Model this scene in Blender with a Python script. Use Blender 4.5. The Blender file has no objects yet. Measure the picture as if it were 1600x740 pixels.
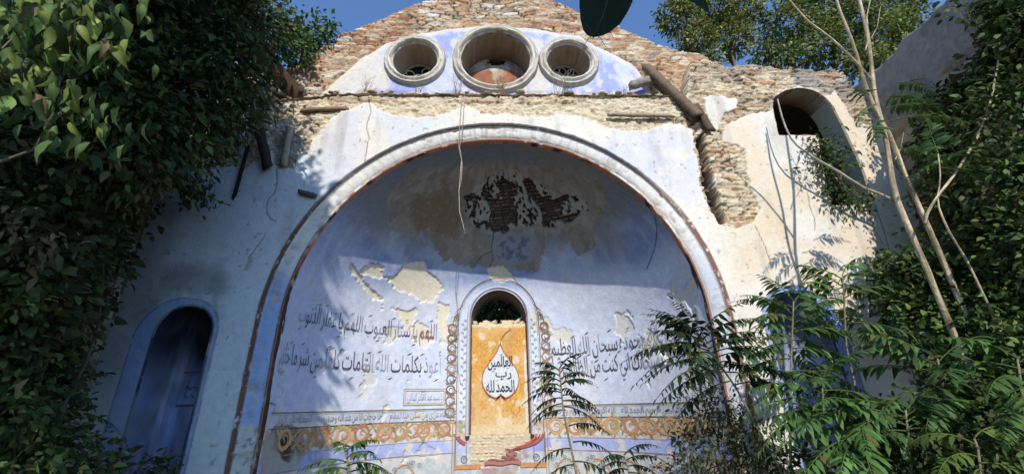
import bpy, math, random
import numpy as np
from math import sin, cos, pi, radians

random.seed(7)
RNG = np.random.default_rng(11)
SC = bpy.context.scene
COL = SC.collection

# ------------------------------------------------------------------ camera, sky, sun, exposure
F, PITCH, YAW, ROLL = 658.5, 0.3833, 0.0456, -0.0261
EZ = 1.5
CAMP = np.array([-0.0585, -5.4, EZ])
fw = np.array([sin(YAW)*cos(PITCH), cos(YAW)*cos(PITCH), sin(PITCH)])
_r = np.array([cos(YAW), -sin(YAW), 0.0]); _u = np.cross(_r, fw)
RT = _r*cos(ROLL) + _u*sin(ROLL); UP = -_r*sin(ROLL) + _u*cos(ROLL)

cam = bpy.data.objects.new('camera', bpy.data.cameras.new('camera')); COL.objects.link(cam)
from mathutils import Matrix
M4 = Matrix(((RT[0], UP[0], -fw[0], CAMP[0]), (RT[1], UP[1], -fw[1], CAMP[1]), (RT[2], UP[2], -fw[2], CAMP[2]), (0, 0, 0, 1)))
cam.matrix_world = M4
cam.data.sensor_width = 36; cam.data.lens = 36*F/1600; cam.data.clip_start = .02; cam.data.clip_end = 4000
SC.camera = cam

SUN_AZ, SUN_EL = radians(-5.0), radians(37.0)         # from a little right of straight behind the camera
SDIR = np.array([-sin(SUN_AZ)*cos(SUN_EL), -cos(SUN_AZ)*cos(SUN_EL), sin(SUN_EL)])
wd = bpy.data.worlds.new('World'); SC.world = wd; wd.use_nodes = True
nt = wd.node_tree; bg = nt.nodes['Background']
sky = nt.nodes.new('ShaderNodeTexSky'); sky.sky_type = 'NISHITA'; sky.sun_disc = False
sky.sun_elevation = SUN_EL; sky.sun_rotation = radians(175.0); sky.air_density = 1.0; sky.dust_density = .1; sky.ozone_density = 7.0
nt.links.new(sky.outputs[0], bg.inputs[0]); bg.inputs[1].default_value = 0.15
sl = bpy.data.lights.new('sun', 'SUN'); sl.energy = 2.8; sl.angle = radians(.5); sl.color = (1.0, .93, .82)
so = bpy.data.objects.new('sun', sl); COL.objects.link(so)
from mathutils import Vector
so.rotation_euler = Vector(SDIR).to_track_quat('Z', 'Y').to_euler(); so.location = (3, -30, 25)
SC.view_settings.view_transform = 'Standard'; SC.view_settings.look = 'None'
SC.view_settings.exposure = 0.64; SC.view_settings.gamma = 1.0; SC.view_settings.use_curve_mapping = False
SC.cycles.max_bounces = 6; SC.cycles.diffuse_bounces = 3; SC.cycles.transparent_max_bounces = 4
SC.cycles.use_denoising = True

# ------------------------------------------------------------------ helpers
def ray(x, y):
    return fw*F + (x-800)*RT + (370-y)*UP
def at(x, y, Y=0.0):
    """the point on the vertical plane at depth Y that the photograph shows at pixel x, y"""
    d = ray(x, y); t = (Y-CAMP[1])/d[1]
    return CAMP + d*t
def poly(pts, Y=0.0):
    return np.array([at(x, y, Y)[[0, 2]] for x, y in pts])

def _h(i, j, s):
    n = (i*374761393 + j*668265263 + s*974634777) & 0xFFFFFFFF
    n = ((n ^ (n >> 13))*1274126177) & 0xFFFFFFFF
    return ((n ^ (n >> 16)) & 0xFFFF)/65535.0
def vn(x, y, s=0):
    xi = np.floor(x).astype(np.int64); yi = np.floor(y).astype(np.int64)
    a = x-xi; b = y-yi; a = a*a*(3-2*a); b = b*b*(3-2*b)
    return ((_h(xi, yi, s)*(1-a)+_h(xi+1, yi, s)*a)*(1-b) + (_h(xi, yi+1, s)*(1-a)+_h(xi+1, yi+1, s)*a)*b)
def fbm(x, y, s=0, o=4):
    v = np.zeros_like(x); amp = .5; t = 0
    for k in range(o):
        v += amp*vn(x*2**k+k*17.3, y*2**k-k*9.1, s+k); t += amp; amp *= .55
    return v/t
def ss(a, b, x):
    t = np.clip((x-a)/(b-a), 0, 1); return t*t*(3-2*t)
def mix(c, d, m):
    return c*(1-m[:, None]) + np.asarray(d, float)*m[:, None]
def psd(P, X, Z, margin=.35):
    """signed distance to a polygon, negative inside, capped outside its neighbourhood"""
    out = np.full(X.shape, margin)
    lo = P.min(0)-margin; hi = P.max(0)+margin
    k = np.where((X > lo[0]) & (X < hi[0]) & (Z > lo[1]) & (Z < hi[1]))[0]
    if not len(k): return out
    x = X[k]; z = Z[k]; d2 = np.full(len(k), 1e9); ins = np.zeros(len(k), bool)
    for i in range(len(P)):
        a = P[i-1]; b = P[i]; e = b-a; w0 = x-a[0]; w1 = z-a[1]
        t = np.clip((w0*e[0]+w1*e[1])/(e@e+1e-12), 0, 1)
        d2 = np.minimum(d2, (w0-t*e[0])**2+(w1-t*e[1])**2)
        c = ((a[1] > z) != (b[1] > z)) & (x < (b[0]-a[0])*(z-a[1])/(b[1]-a[1]+1e-12)+a[0])
        ins ^= c
    d = np.sqrt(d2); out[k] = np.minimum(np.where(ins, -d, d), margin)
    return out
def lsd(P, X, Z, margin=.3):
    """distance to an open line"""
    out = np.full(X.shape, margin)
    lo = P.min(0)-margin; hi = P.max(0)+margin
    k = np.where((X > lo[0]) & (X < hi[0]) & (Z > lo[1]) & (Z < hi[1]))[0]
    if not len(k): return out
    x = X[k]; z = Z[k]; d2 = np.full(len(k), 1e9)
    for i in range(1, len(P)):
        a = P[i-1]; b = P[i]; e = b-a; w0 = x-a[0]; w1 = z-a[1]
        t = np.clip((w0*e[0]+w1*e[1])/(e@e+1e-12), 0, 1)
        d2 = np.minimum(d2, (w0-t*e[0])**2+(w1-t*e[1])**2)
    out[k] = np.minimum(np.sqrt(d2), margin); return out

def masonry(x, z, hmin, hmax, wmin, wmax, seed, wob=.02):
    """irregular courses of stones: profile height 0..1 and two random numbers per stone"""
    r = np.random.default_rng(seed)
    z2 = z + wob*2*(fbm(x*1.3, z*1.1, seed, 3)-.5)*2 + .012*(fbm(x*9, z*9, seed+5, 2)-.5)
    x2 = x + .03*(fbm(x*7, z*7, seed+9, 2)-.5)
    z0 = z2.min()-.2; n = int((z2.max()-z0)/hmin)+4
    ed = np.cumsum(r.uniform(hmin, hmax, n)); ed = np.concatenate([[0], ed])+z0
    ci = np.clip(np.searchsorted(ed, z2)-1, 0, n-1)
    dz = np.minimum(z2-ed[ci], ed[ci+1]-z2)
    x0 = x2.min()-.5; m = int((x2.max()-x0)/wmin)+6
    dx = np.zeros_like(x); sid = np.zeros(len(x), np.int64)
    for c in np.unique(ci):
        k = np.where(ci == c)[0]
        we = np.concatenate([[0], np.cumsum(r.uniform(wmin, wmax, m))])+x0-r.uniform(0, .3)
        q = np.clip(np.searchsorted(we, x2[k])-1, 0, m-1)
        dx[k] = np.minimum(x2[k]-we[q], we[q+1]-x2[k]); sid[k] = q
    ra = _h(ci, sid, seed); rb = _h(ci, sid, seed+77)
    d = np.minimum(dx, dz*1.15)-.004-.008*fbm(x*14, z*14, seed+3, 2)
    return ss(0, .022, d), ra, rb
def rubble(x, z, cw, ch, seed, wob=.03):
    """irregular fieldstones in rough courses (jittered cells): profile height and two random numbers per stone"""
    x2 = x+wob*2*(fbm(x*2.3, z*2.3, seed, 3)-.5)+.02*(fbm(x*15, z*15, seed+2, 2)-.5); z2 = z+wob*(fbm(x*1.7, z*2.9, seed+1, 3)-.5)*1.6+.016*(fbm(x*13, z*13, seed+3, 2)-.5)
    v = z2/ch; row = np.floor(v).astype(np.int64); F1 = np.full(x.shape, 9.); F2 = np.full(x.shape, 9.); ra = np.zeros(x.shape); rb = np.zeros(x.shape)
    for dr in (-1, 0, 1):
        r = row+dr; u = x2/cw*(.75+.5*_h(r, r*0+3, seed+4))+_h(r, r*0, seed+5)*7; cl_ = np.floor(u).astype(np.int64)
        for dc in (-1, 0, 1):
            c = cl_+dc; cx = c+.5+(_h(c, r, seed+6)-.5)*.75; cz = r+.5+(_h(c, r, seed+7)-.5)*.55; wgt = .72+.56*_h(c, r, seed+8)
            d = (np.abs((u-cx))**2.6+np.abs((v-cz)*.95)**2.6)**(1/2.6)*wgt
            n = d < F1; F2 = np.where(n, F1, np.minimum(F2, d)); ra = np.where(n, _h(c, r, seed+9), ra); rb = np.where(n, _h(c, r, seed+10), rb); F1 = np.minimum(F1, d)
    return ss(.02, .16, F2-F1+.10*(fbm(x*30, z*30, seed+12, 2)-.5)), ra, rb
def pick(r, cols, ws):
    cw = np.cumsum(ws)/np.sum(ws); i = np.clip(np.searchsorted(cw, r), 0, len(cols)-1)
    return np.array(cols)[i]

# ---- materials
def mat(name, rough=.85, bump=0.0, bscale=60, var=.12, vscale=25, spec=.25, color=None, translucent=0, metallic=0):
    m = bpy.data.materials.new(name); m.use_nodes = True
    t = m.node_tree; p = t.nodes['Principled BSDF']; L = t.links.new
    p.inputs['Roughness'].default_value = rough; p.inputs['Specular IOR Level'].default_value = spec
    p.inputs['Metallic'].default_value = metallic
    if color is None:
        a = t.nodes.new('ShaderNodeAttribute'); a.attribute_name = 'Col'; src = a.outputs['Color']
    else:
        a = t.nodes.new('ShaderNodeRGB'); a.outputs[0].default_value = (*color, 1); src = a.outputs[0]
    tc = t.nodes.new('ShaderNodeTexCoord')
    if var:
        n = t.nodes.new('ShaderNodeTexNoise'); n.inputs['Scale'].default_value = vscale; n.inputs['Detail'].default_value = 6; n.inputs['Roughness'].default_value = .65
        L(tc.outputs['Object'], n.inputs['Vector'])
        mr = t.nodes.new('ShaderNodeMapRange'); mr.inputs['From Min'].default_value = .25; mr.inputs['From Max'].default_value = .75
        mr.inputs['To Min'].default_value = 1-var; mr.inputs['To Max'].default_value = 1+var
        L(n.outputs[0], mr.inputs['Value'])
        mx = t.nodes.new('ShaderNodeVectorMath'); mx.operation = 'SCALE'
        L(src, mx.inputs[0]); L(mr.outputs[0], mx.inputs['Scale']); src = mx.outputs[0]
    L(src, p.inputs['Base Color'])
    if bump:
        n2 = t.nodes.new('ShaderNodeTexNoise'); n2.inputs['Scale'].default_value = bscale; n2.inputs['Detail'].default_value = 5
        L(tc.outputs['Object'], n2.inputs['Vector'])
        b = t.nodes.new('ShaderNodeBump'); b.inputs['Strength'].default_value = bump; b.inputs['Distance'].default_value = .01
        L(n2.outputs[0], b.inputs['Height']); L(b.outputs[0], p.inputs['Normal'])
    if translucent:
        tr = t.nodes.new('ShaderNodeBsdfTranslucent'); L(src, tr.inputs['Color'])
        ms = t.nodes.new('ShaderNodeMixShader'); ms.inputs[0].default_value = translucent
        L(p.outputs[0], ms.inputs[1]); L(tr.outputs[0], ms.inputs[2]); L(ms.outputs[0], t.nodes['Material Output'].inputs[0])
    return m
M_PLASTER = mat('old_plaster', .92, .55, 45, .10, 14, .15)
M_PAINT = mat('painted_ornament', .9, .2, 60, .22, 30, .15)
M_LEAF = mat('leaf', .55, 0, 60, .2, 8, .2, translucent=.25)
M_BARK = mat('bark', .9, .8, 45, .45, 16, .15)
M_WOOD = mat('weathered_wood', .9, .7, 50, .35, 22, .15)
M_SHADELEAF = mat('near_leaf', .8, 0, 60, .15, 8, .1)
M_RUST = mat('rusty_sheet', .8, .3, 30, .35, 7, .2)
M_BACKING = mat('near_black_backing', .7, .1, 20, .4, 6, .2, color=(.02, .022, .02))
M_SOIL = mat('soil', .95, .8, 20, .4, 3, .1, color=(.10, .08, .055))
M_DARK = mat('dark_box_face', .95, .4, 30, .3, 5, .1, color=(.10, .075, .055))

# ---- mesh makers
def mesh_np(name, V, faces, m, parent=None, C=None, smooth=False, link=True):
    """faces: list of int arrays (n,3) and/or (n,4)"""
    me = bpy.data.meshes.new(name); V = np.asarray(V, np.float32)
    me.vertices.add(len(V)); me.vertices.foreach_set('co', V.ravel())
    fs = [np.asarray(f, np.int32) for f in faces if len(f)]
    li = np.concatenate([f.ravel() for f in fs]); cnt = np.concatenate([np.full(len(f), f.shape[1], np.int32) for f in fs])
    st = np.concatenate([[0], np.cumsum(cnt)[:-1]]).astype(np.int32)
    me.loops.add(len(li)); me.loops.foreach_set('vertex_index', li)
    me.polygons.add(len(cnt)); me.polygons.foreach_set('loop_start', st)
    if smooth: me.polygons.foreach_set('use_smooth', np.ones(len(cnt), bool))
    me.update(calc_edges=True); me.validate()
    if C is not None:
        C = np.asarray(C, np.float32)
        if C.ndim == 1: C = np.tile(C, (len(V), 1))
        a = me.color_attributes.new('Col', 'FLOAT_COLOR', 'POINT')
        a.data.foreach_set('color', np.concatenate([np.clip(C, 0, 1), np.ones((len(V), 1), np.float32)], 1).ravel())
    me.materials.append(m)
    if not link: return me
    o = bpy.data.objects.new(name, me); COL.objects.link(o)
    if parent is not None: put(o, parent)
    return o
def put(o, parent):
    """parent while keeping world position (things are unrotated, so subtract their origins)"""
    w = Vector((0, 0, 0)); q = parent
    while q is not None: w += q.location; q = q.parent
    o.parent = parent; o.location = o.location - w
class MB:
    """collects shapes for one mesh"""
    def __init__(s): s.V = []; s.T = []; s.Q = []; s.C = []; s.n = 0
    def add(s, V, T=None, Q=None, c=(.5, .5, .5)):
        V = np.asarray(V, float)
        if T is not None and len(T): s.T.append(np.asarray(T)+s.n)
        if Q is not None and len(Q): s.Q.append(np.asarray(Q)+s.n)
        c = np.asarray(c, float); s.C.append(np.tile(c, (len(V), 1)) if c.ndim == 1 else c)
        s.V.append(V); s.n += len(V); return s
    def tube(s, P, R, c=(.3, .25, .2), n=8, jit=0, cap=True):
        P = np.asarray(P, float); k = len(P); R = np.broadcast_to(np.asarray(R, float), (k,))
        T = np.gradient(P, axis=0); T /= np.linalg.norm(T, axis=1)[:, None]+1e-9
        ref = np.array([0, 0, 1.0]) if abs(T[0, 2]) < .9 else np.array([1.0, 0, 0])
        a = np.cross(T[0], ref); a /= np.linalg.norm(a); rings = []
        for i in range(k):
            a = a-T[i]*(a@T[i]); a /= np.linalg.norm(a); b = np.cross(T[i], a)
            th = np.arange(n)*2*pi/n; rr = R[i]*(1+jit*RNG.uniform(-1, 1, n))
            rings.append(P[i]+np.outer(cos_(th)*rr, a)+np.outer(sin_(th)*rr, b))
        V = np.concatenate(rings); Q = []
        for i in range(k-1):
            for j in range(n):
                Q.append((i*n+j, i*n+(j+1) % n, (i+1)*n+(j+1) % n, (i+1)*n+j))
        T3 = []
        if cap:
            for j in range(1, n-1): T3 += [(0, j+1, j), ((k-1)*n, (k-1)*n+j, (k-1)*n+j+1)]
        return s.add(V, T3, Q, c)
    def beam(s, a, b, w, h, up=(0, 0, 1), c=(.2, .15, .1), rag=.0):
        a = np.asarray(a, float); b = np.asarray(b, float); d = b-a; L = np.linalg.norm(d); d /= L
        x = np.cross(d, up); x /= np.linalg.norm(x); y = np.cross(x, d); n = max(6, int(L/.06)); V = []
        for i in range(n+1):
            q = a+d*L*i/n
            for sx, sy in ((-1, -1), (1, -1), (1, 1), (-1, 1)):
                j = rag*RNG.uniform(-1, 1, 2) + (RNG.uniform(-.3, .3, 2)*rag*4 if i in (0, n) else 0)
                V.append(q+x*(sx*w/2+j[0])+y*(sy*h/2+j[1])+d*(RNG.uniform(-.05, .05)*(rag > 0 and i in (0, n))))
        Q = [(i*4+j, i*4+(j+1) % 4, i*4+4+(j+1) % 4, i*4+4+j) for i in range(n) for j in range(4)]
        Q += [(3, 2, 1, 0), (n*4, n*4+1, n*4+2, n*4+3)]
        return s.add(V, None, Q, c)
    def build(s, name, m, parent=None, smooth=False):
        V = np.concatenate(s.V); C = np.concatenate(s.C)
        fs = []
        if s.T: fs.append(np.concatenate(s.T))
        if s.Q: fs.append(np.concatenate(s.Q))
        return mesh_np(name, V, fs, m, parent, C, smooth)
cos_, sin_ = np.cos, np.sin
def thing(name, loc, label, cat, group=None, kind=None):
    o = bpy.data.objects.new(name, None); COL.objects.link(o); o.location = loc; o.empty_display_size = .2
    return tag(o, label, cat, group, kind)
def tag(o, label=None, cat=None, group=None, kind=None):
    if label: o['label'] = label
    if cat: o['category'] = cat
    if group: o['group'] = group
    if kind: o['kind'] = kind
    elif label: o['kind'] = 'thing'
    return o

def sheet(name, x0, x1, z0, z1, st, sdf, fn, m, parent, thick=.4, Yb=0.0):
    """a wall face as a fine grid; sdf<0 is cut away, cut edges follow the outline; fn gives relief and colour; edges return into the wall"""
    nx = int(round((x1-x0)/st))+1; nz = int(round((z1-z0)/st))+1
    X, Z = np.meshgrid(np.linspace(x0, x1, nx), np.linspace(z0, z1, nz)); X = X.ravel(); Z = Z.ravel()
    d = sdf(X, Z); idx = np.arange(nx*nz).reshape(nz, nx)
    Q = np.stack([idx[:-1, :-1], idx[:-1, 1:], idx[1:, 1:], idx[1:, :-1]], -1).reshape(-1, 4)
    Q = Q[(d[Q] > 0).sum(1) >= 2]
    used = np.zeros(len(X), bool); used[Q.ravel()] = True
    k = np.where(used & (d < 0))[0]
    for _ in range(2):
        e = 1e-3; dk = sdf(X[k], Z[k]); gx = (sdf(X[k]+e, Z[k])-dk)/e; gz = (sdf(X[k], Z[k]+e)-dk)/e
        g = np.hypot(gx, gz)+1e-6; s = np.clip(-dk/g, -st*1.5, st*1.5)
        X[k] += gx/g*s; Z[k] += gz/g*s
    keep = np.where(used)[0]; re = np.full(len(X), -1); re[keep] = np.arange(len(keep)); Q = re[Q]; X = X[keep]; Z = Z[keep]
    y, C = fn(X, Z)
    V = np.stack([X, Yb+y, Z], 1)
    E = np.concatenate([Q[:, [0, 1]], Q[:, [1, 2]], Q[:, [2, 3]], Q[:, [3, 0]]])
    key = np.sort(E, 1); key = key[:, 0].astype(np.int64)*len(V)+key[:, 1]
    _, inv, cn = np.unique(key, return_inverse=True, return_counts=True)
    B = E[cn[inv] == 1]
    bv = np.unique(B); mp = np.full(len(V), -1); mp[bv] = np.arange(len(bv))+len(V)
    Vb = V[bv].copy(); Vb[:, 1] = Yb+thick
    SQ = np.stack([B[:, 1], B[:, 0], mp[B[:, 0]], mp[B[:, 1]]], 1)
    cb = np.clip(C[bv]*.8, 0, 1)
    if name == 'plaster_face':
        hd = (V[bv, 0] > 4.4) & (V[bv, 0] < 5.62) & (V[bv, 2] > 4.1) & (V[bv, 2] < 6.42); cb[hd] = (.17, .105, .07); vs2 = np.where(hd)[0]; C[bv[vs2]] = C[bv[vs2]]*.5+np.array([.17, .105, .07])*.5
    return mesh_np(name, np.concatenate([V, Vb]), [Q, SQ], m, parent, np.concatenate([C, cb]), smooth=True)

# ------------------------------------------------------------------ the ground
gx = np.linspace(-60, 60, 121); GX, GY = np.meshgrid(gx, gx); GZ = .12*(fbm(GX.ravel()*.7, GY.ravel()*.7, 3)-.5)
ii = np.arange(121*121).reshape(121, 121)
gq = np.stack([ii[:-1, :-1], ii[:-1, 1:], ii[1:, 1:], ii[1:, :-1]], -1).reshape(-1, 4)
gv = np.stack([GX.ravel(), GY.ravel(), GZ], 1)
big = np.abs(gv[:, :2]).max(1) > 59.9; gv[big, :2] *= 40
tag(mesh_np('ground', gv, [gq], M_SOIL, None, smooth=True), kind='structure')

# ------------------------------------------------------------------ the ruined end wall
ZS, R1, R2, AY = 1.0325+EZ, 3.012, 2.774, .10       # spring height, outer and inner arch radius, apse front
AH, AN, AM = 2.2, 2.6, .75                          # depth and roundness of the apse
def adepth(q): return AH*np.maximum(1-np.minimum(q, 1)**AN, 0)**AM
ZL = 6.17                                                    # ledge height
NLX, NLR, NLZ = -3.90, .335, 2.44                            # left door niche
NRX, NRR, NRZ = 3.92, .39, 2.44
wall = thing('ruined_wall', (0, 0, 0), 'ruined white end wall with a big painted blue apse and three round windows above', 'wall')

def arch_sd(X, Z, cx, zs, R):
    return np.where(Z > zs, np.hypot(X-cx, Z-zs), np.abs(X-cx))-R
WINP = poly([(1207, 160), (1212, 151), (1222, 143), (1233, 139), (1245, 137), (1258, 138), (1270, 141), (1281, 146), (1291, 153), (1305, 171), (1318, 196), (1330, 222), (1342, 248), (1352, 272), (1366, 319), (1300, 321), (1297, 301), (1289, 272), (1282, 242), (1279, 211), (1217, 211), (1211, 184)])
XT = np.array([-6, -4.7, -2.9, -2.5, 3.05, 3.15, 3.3, 4.2, 5.2, 5.9, 6.3, 7.0])
ZT = np.array([5.7, 5.85, 6.1, ZL, ZL, 6.3, 6.85, 6.8, 6.72, 6.66, 6.2, 5.6])
def wall_sdf(X, Z):
    zt = np.interp(X, XT, ZT) + .15*(fbm(X*3.1, X*0+2.2, 21, 4)-.5) + .06*(np.floor(vn(X*9, X*0, 5)*3)/3-.4)
    d = zt-Z
    xr = np.interp(Z, [0, 3.0, 3.6, 4.6, 5.4, 6.6], [6.4, 6.4, 6.4, 6.45, 6.3, 5.95]) + .16*(fbm(Z*3, Z*0+7, 31, 3)-.5)
    d = np.minimum(d, xr-X)
    d = np.minimum(d, X+np.interp(Z, [0, 1.9, 3.5, 4.3, 6], [4.86, 4.80, 4.77, 4.76, 4.75])+.03*(fbm(Z*4, Z*0, 41, 3)-.5))
    d = np.minimum(d, arch_sd(X, Z, 0, ZS, R1-.012))
    d = np.minimum(d, arch_sd(X, Z, NLX, NLZ, NLR)); d = np.minimum(d, arch_sd(X, Z, NRX, NRZ, NRR))
    d = np.minimum(d, psd(WINP, X, Z)+.02*(fbm(X*8, Z*8, 4, 2)-.5))
    return d
BAND = poly([(380, 262), (440, 225), (470, 240), (500, 204), (518, 179), (548, 172), (576, 158), (595, 172), (616, 181), (655, 183), (697, 177), (728, 167), (753, 176), (792, 176), (823, 185), (855, 185), (880, 178), (915, 183), (943, 197), (974, 204), (1006, 202), (1023, 198), (1050, 193), (1064, 194), (1080, 203), (1092, 255), (1097, 302), (1110, 328), (1131, 354), (1153, 357), (1179, 348), (1188, 324), (1175, 302), (1170, 276), (1166, 237), (1153, 226), (1129, 221), (1130, 196), (1150, 187), (1172, 178), (1206, 172), (1207, 158), (1222, 142), (1245, 136), (1270, 139), (1290, 150), (1400, 60), (1000, 40), (700, 60), (430, 60)])
WHITE2 = poly([(1101, 152), (1122, 150), (1150, 153), (1152, 166), (1134, 176), (1126, 198), (1119, 204), (1112, 200), (1106, 178)])
WSTONE = poly([(1282, 120), (1300, 130), (1345, 205), (1350, 228), (1385, 245), (1400, 262), (1425, 300), (1475, 330), (1500, 100), (1350, 80)])
WPL2 = poly([(1312, 196), (1345, 200), (1395, 212), (1404, 232), (1380, 238), (1352, 228), (1330, 222)])
BRICKP = poly([(1372, 508), (1394, 500), (1402, 540), (1410, 566), (1392, 562), (1380, 535)])
LPAN = poly([(428, 192), (466, 190), (468, 225), (458, 262), (424, 258)])
LTAN = poly([(312, 240), (345, 215), (372, 222), (368, 252), (330, 262), (310, 258)])
SLOT = poly([(1089, 214), (1100, 206), (1105, 240), (1113, 272), (1124, 306), (1137, 345), (1124, 348), (1110, 318), (1100, 288), (1094, 250)])
LAV = poly([(993, 214), (1006, 208), (1050, 200), (1080, 207), (1090, 252), (1094, 300), (1100, 322), (1064, 312), (1030, 290), (1000, 255)])
LAV2 = poly([(500, 230), (520, 190), (562, 170), (600, 190), (590, 240), (545, 268), (510, 268)])
HOLE1 = poly([(441, 690), (450, 682), (462, 686), (464, 706), (458, 724), (446, 720), (441, 706)])
CRK = [poly(q) for q in ([(574, 150), (580, 175), (572, 195), (576, 215), (570, 252), (566, 268)],
                         [(432, 262), (432, 285), (429, 300), (418, 312), (416, 330), (422, 342), (430, 346)],
                         [(414, 366), (405, 380), (395, 394), (388, 402)],
                         [(1262, 300), (1265, 322), (1273, 342), (1274, 360)], [(1346, 250), (1349, 275), (1372, 330), (1390, 388)],
                         [(1372, 330), (1364, 352), (1380, 380)], [(1180, 352), (1196, 385), (1203, 408)], [(1234, 240), (1246, 262), (1254, 300)])]
ARA = poly([(335, 405), (398, 385), (402, 440), (345, 455)])
SOOT = poly([(240, 420), (290, 405), (345, 415), (368, 440), (352, 470), (340, 500), (318, 470), (290, 462), (255, 478), (230, 520), (212, 500), (225, 450)])
GREENS = poly([(345, 690), (372, 678), (395, 672), (400, 740), (330, 740)])
STC = [(.62, .53, .38), (.50, .38, .25), (.44, .25, .15), (.68, .61, .49), (.38, .32, .26), (.55, .40, .24)]
STW = [3, 2.2, 1.4, 1.6, 1.0, 1.6]
BRC = [(.45, .235, .14), (.52, .32, .20), (.58, .44, .29), (.36, .18, .11), (.68, .62, .51), (.36, .27, .20)]
BRW = [4, 3.2, 2.6, 1.6, 1.0, 1.0]
def wall_fn(X, Z):
    n1 = fbm(X*.9, Z*.9, 1); n2 = fbm(X*3.2, Z*3.2, 2); n3 = fbm(X*11, Z*11, 3); n4 = fbm(X*28, Z*28, 6, 3)
    jag = .10*(n2-.5)+.06*(n3-.5)+.03*(n4-.5)
    C = np.tile(np.array([.74, .705, .63]), (len(X), 1))
    C = mix(C, (.60, .63, .70), ss(.50, .62, n1)*ss(2.9, 2.0, X)*.7)
    C = mix(C, (.72, .60, .44), ss(.34, .6, fbm(X*1.1, Z*.8, 12))*ss(2.9, 3.5, X)*.85)
    C = mix(C, (.62, .48, .33), ss(.60, .75, fbm(X*2.0, Z*1.2, 13))*ss(3.2, 4.2, X)*.45)
    for P_ in (LAV, LAV2):
        C = mix(C, (.55, .57, .72), ss(.02, -.02, psd(P_, X, Z)+jag)*ss(.64, .5, n2)*.40)
    # left flank: pale blue tint, greenish damp below, soot over the door
    lf = ss(-2.0, -3.1, X)*ss(5.4, 4.6, Z+.5*(n1-.5))
    C = mix(C, (.60, .68, .76), lf*(.75+.25*n2))
    C = mix(C, (.50, .58, .57), lf*ss(2.4, 1.0, Z+.8*(n1-.5))*.6)
    C = mix(C, (.13, .13, .13), ss(.12, -.18, psd(SOOT, X, Z, .5)+jag*2)*.6)
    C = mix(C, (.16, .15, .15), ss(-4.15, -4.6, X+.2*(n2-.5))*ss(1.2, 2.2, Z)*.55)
    C = mix(C, (.04, .10, .10), ss(.60, .66, fbm(X*5, Z*4, 15))*ss(.1, -.1, psd(GREENS, X, Z)+jag)*.9)
    # painted strip round the left and right door niches
    for cx, zs, R, wl, wr in ((NLX, NLZ, NLR, .25, .075), (NRX, NRZ, NRR, .08, .2)):
        a = arch_sd(X, Z, cx, zs, R); w = np.where(X < cx, wl, wr); w = np.where(Z > zs, np.interp(np.arctan2(Z-zs, X-cx), [0, pi/2, pi], [wr, .10, wl]), w)
        C = mix(C, (.27, .38, .62), ss(.008, -.008, a-w+.015*(n3-.5)) * ss(1.0, .5, n3*.9))
        C = mix(C, (.03, .03, .035), ss(.022, .012, np.abs(a-.012))*.9)
        C = mix(C, (.05, .05, .06), ss(.012, .006, np.abs(a-w))*.6*ss(.4, .5, n2+.15))
    # stains, small pits, scuffs
    st = fbm(X*6, Z*1.0, 8); C = mix(C, (.34, .31, .27), ss(.60, .78, st)*.28)
    # blackish washes running down from the bare strip under the ledge
    C = mix(C, (.26, .25, .24), ss(.52, .75, fbm(X*5.5, Z*.6, 18))*ss(4.7, 5.5, Z)*.35)
    C *= (.94+.12*n3)[:, None]
    pits = ss(.80, .83, fbm(X*17, Z*17, 44, 2)); C = mix(C, (.34, .28, .21), pits*.6)
    fl = ss(.60, .62, fbm(X*3.6, Z*3.6, 91, 5)); C = mix(C, (.72, .69, .62), fl*.35*(1-lf)); C = mix(C, (.48, .52, .56), fl*.3*lf)
    h = .006*(n2-.5)+.004*(n3-.5)-.004*pits+.003*fl
    # painted arch outline
    a = arch_sd(X, Z, 0, ZS, R1)
    top = ss(ZS+1.2, ZS+2.4, Z)
    C = mix(C, (.20, .11, .075), ss(.045, .03, np.abs(a-.02)+.02*(n3-.5))*(1-top)*ss(.22, .35, n3))
    C = mix(C, (.035, .03, .03), ss(.034, .022, np.abs(a-.018)+.02*(n3-.5))*top*.92)
    # bare masonry
    sdb = psd(BAND, X, Z, .6)
    sdb = np.minimum(sdb, psd(WSTONE, X, Z)); sdb = np.minimum(sdb, np.interp(X, XT, ZT)-.12-Z if False else sdb)
    sdb = np.minimum(sdb, psd(BRICKP, X, Z)); sdb = np.minimum(sdb, psd(LPAN, X, Z)); sdb = np.minimum(sdb, psd(LTAN, X, Z))
    sdb = np.maximum(sdb, -psd(WHITE2, X, Z)); sdb = np.maximum(sdb, -psd(WPL2, X, Z))
    sdb = sdb+jag*1.1
    bare = ss(.006, -.006, sdb)
    hm, ra, rb = rubble(X, Z, .25, .068, 5, .045)
    SC_ = pick(ra, STC, STW)*(.75+.5*rb)[:, None]
    mort = np.array([.66, .56, .41])
    CM = mix(np.tile(mort, (len(X), 1)), SC_, hm)
    # smeared lime over the stones under the ledge (thick in the middle, thin on the right)
    sm = ss(.42, .60, fbm(X*1.7, Z*2.3, 14)+.34*ss(ZL-.10, ZL-.30, Z)*ss(3.0, 2.4, np.abs(X))+.1*(n3-.5))
    sm = np.maximum(sm*ss(3.1, 2.6, X), ss(.47, .60, fbm(X*2.6, Z*3.4, 24)+.12*(n3-.5))*.55)
    CM = mix(CM, (.68, .59, .42), sm*.92)
    CM = mix(CM, (.17, .13, .10), ss(.66, .74, fbm(X*4.5, Z*6, 16))*.7)
    hc, ca, cb_ = rubble(X, Z, .085, .034, 25, .02); CM = mix(CM, (.74, .63, .46), hc*ss(.55, .75, ca)*.55); CM = mix(CM, (.36, .24, .15), hc*ss(.75, .9, cb_)*.55); CM = mix(CM, (.28, .21, .15), (1-hc)*.35*ss(.45, .55, n2))
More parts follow.
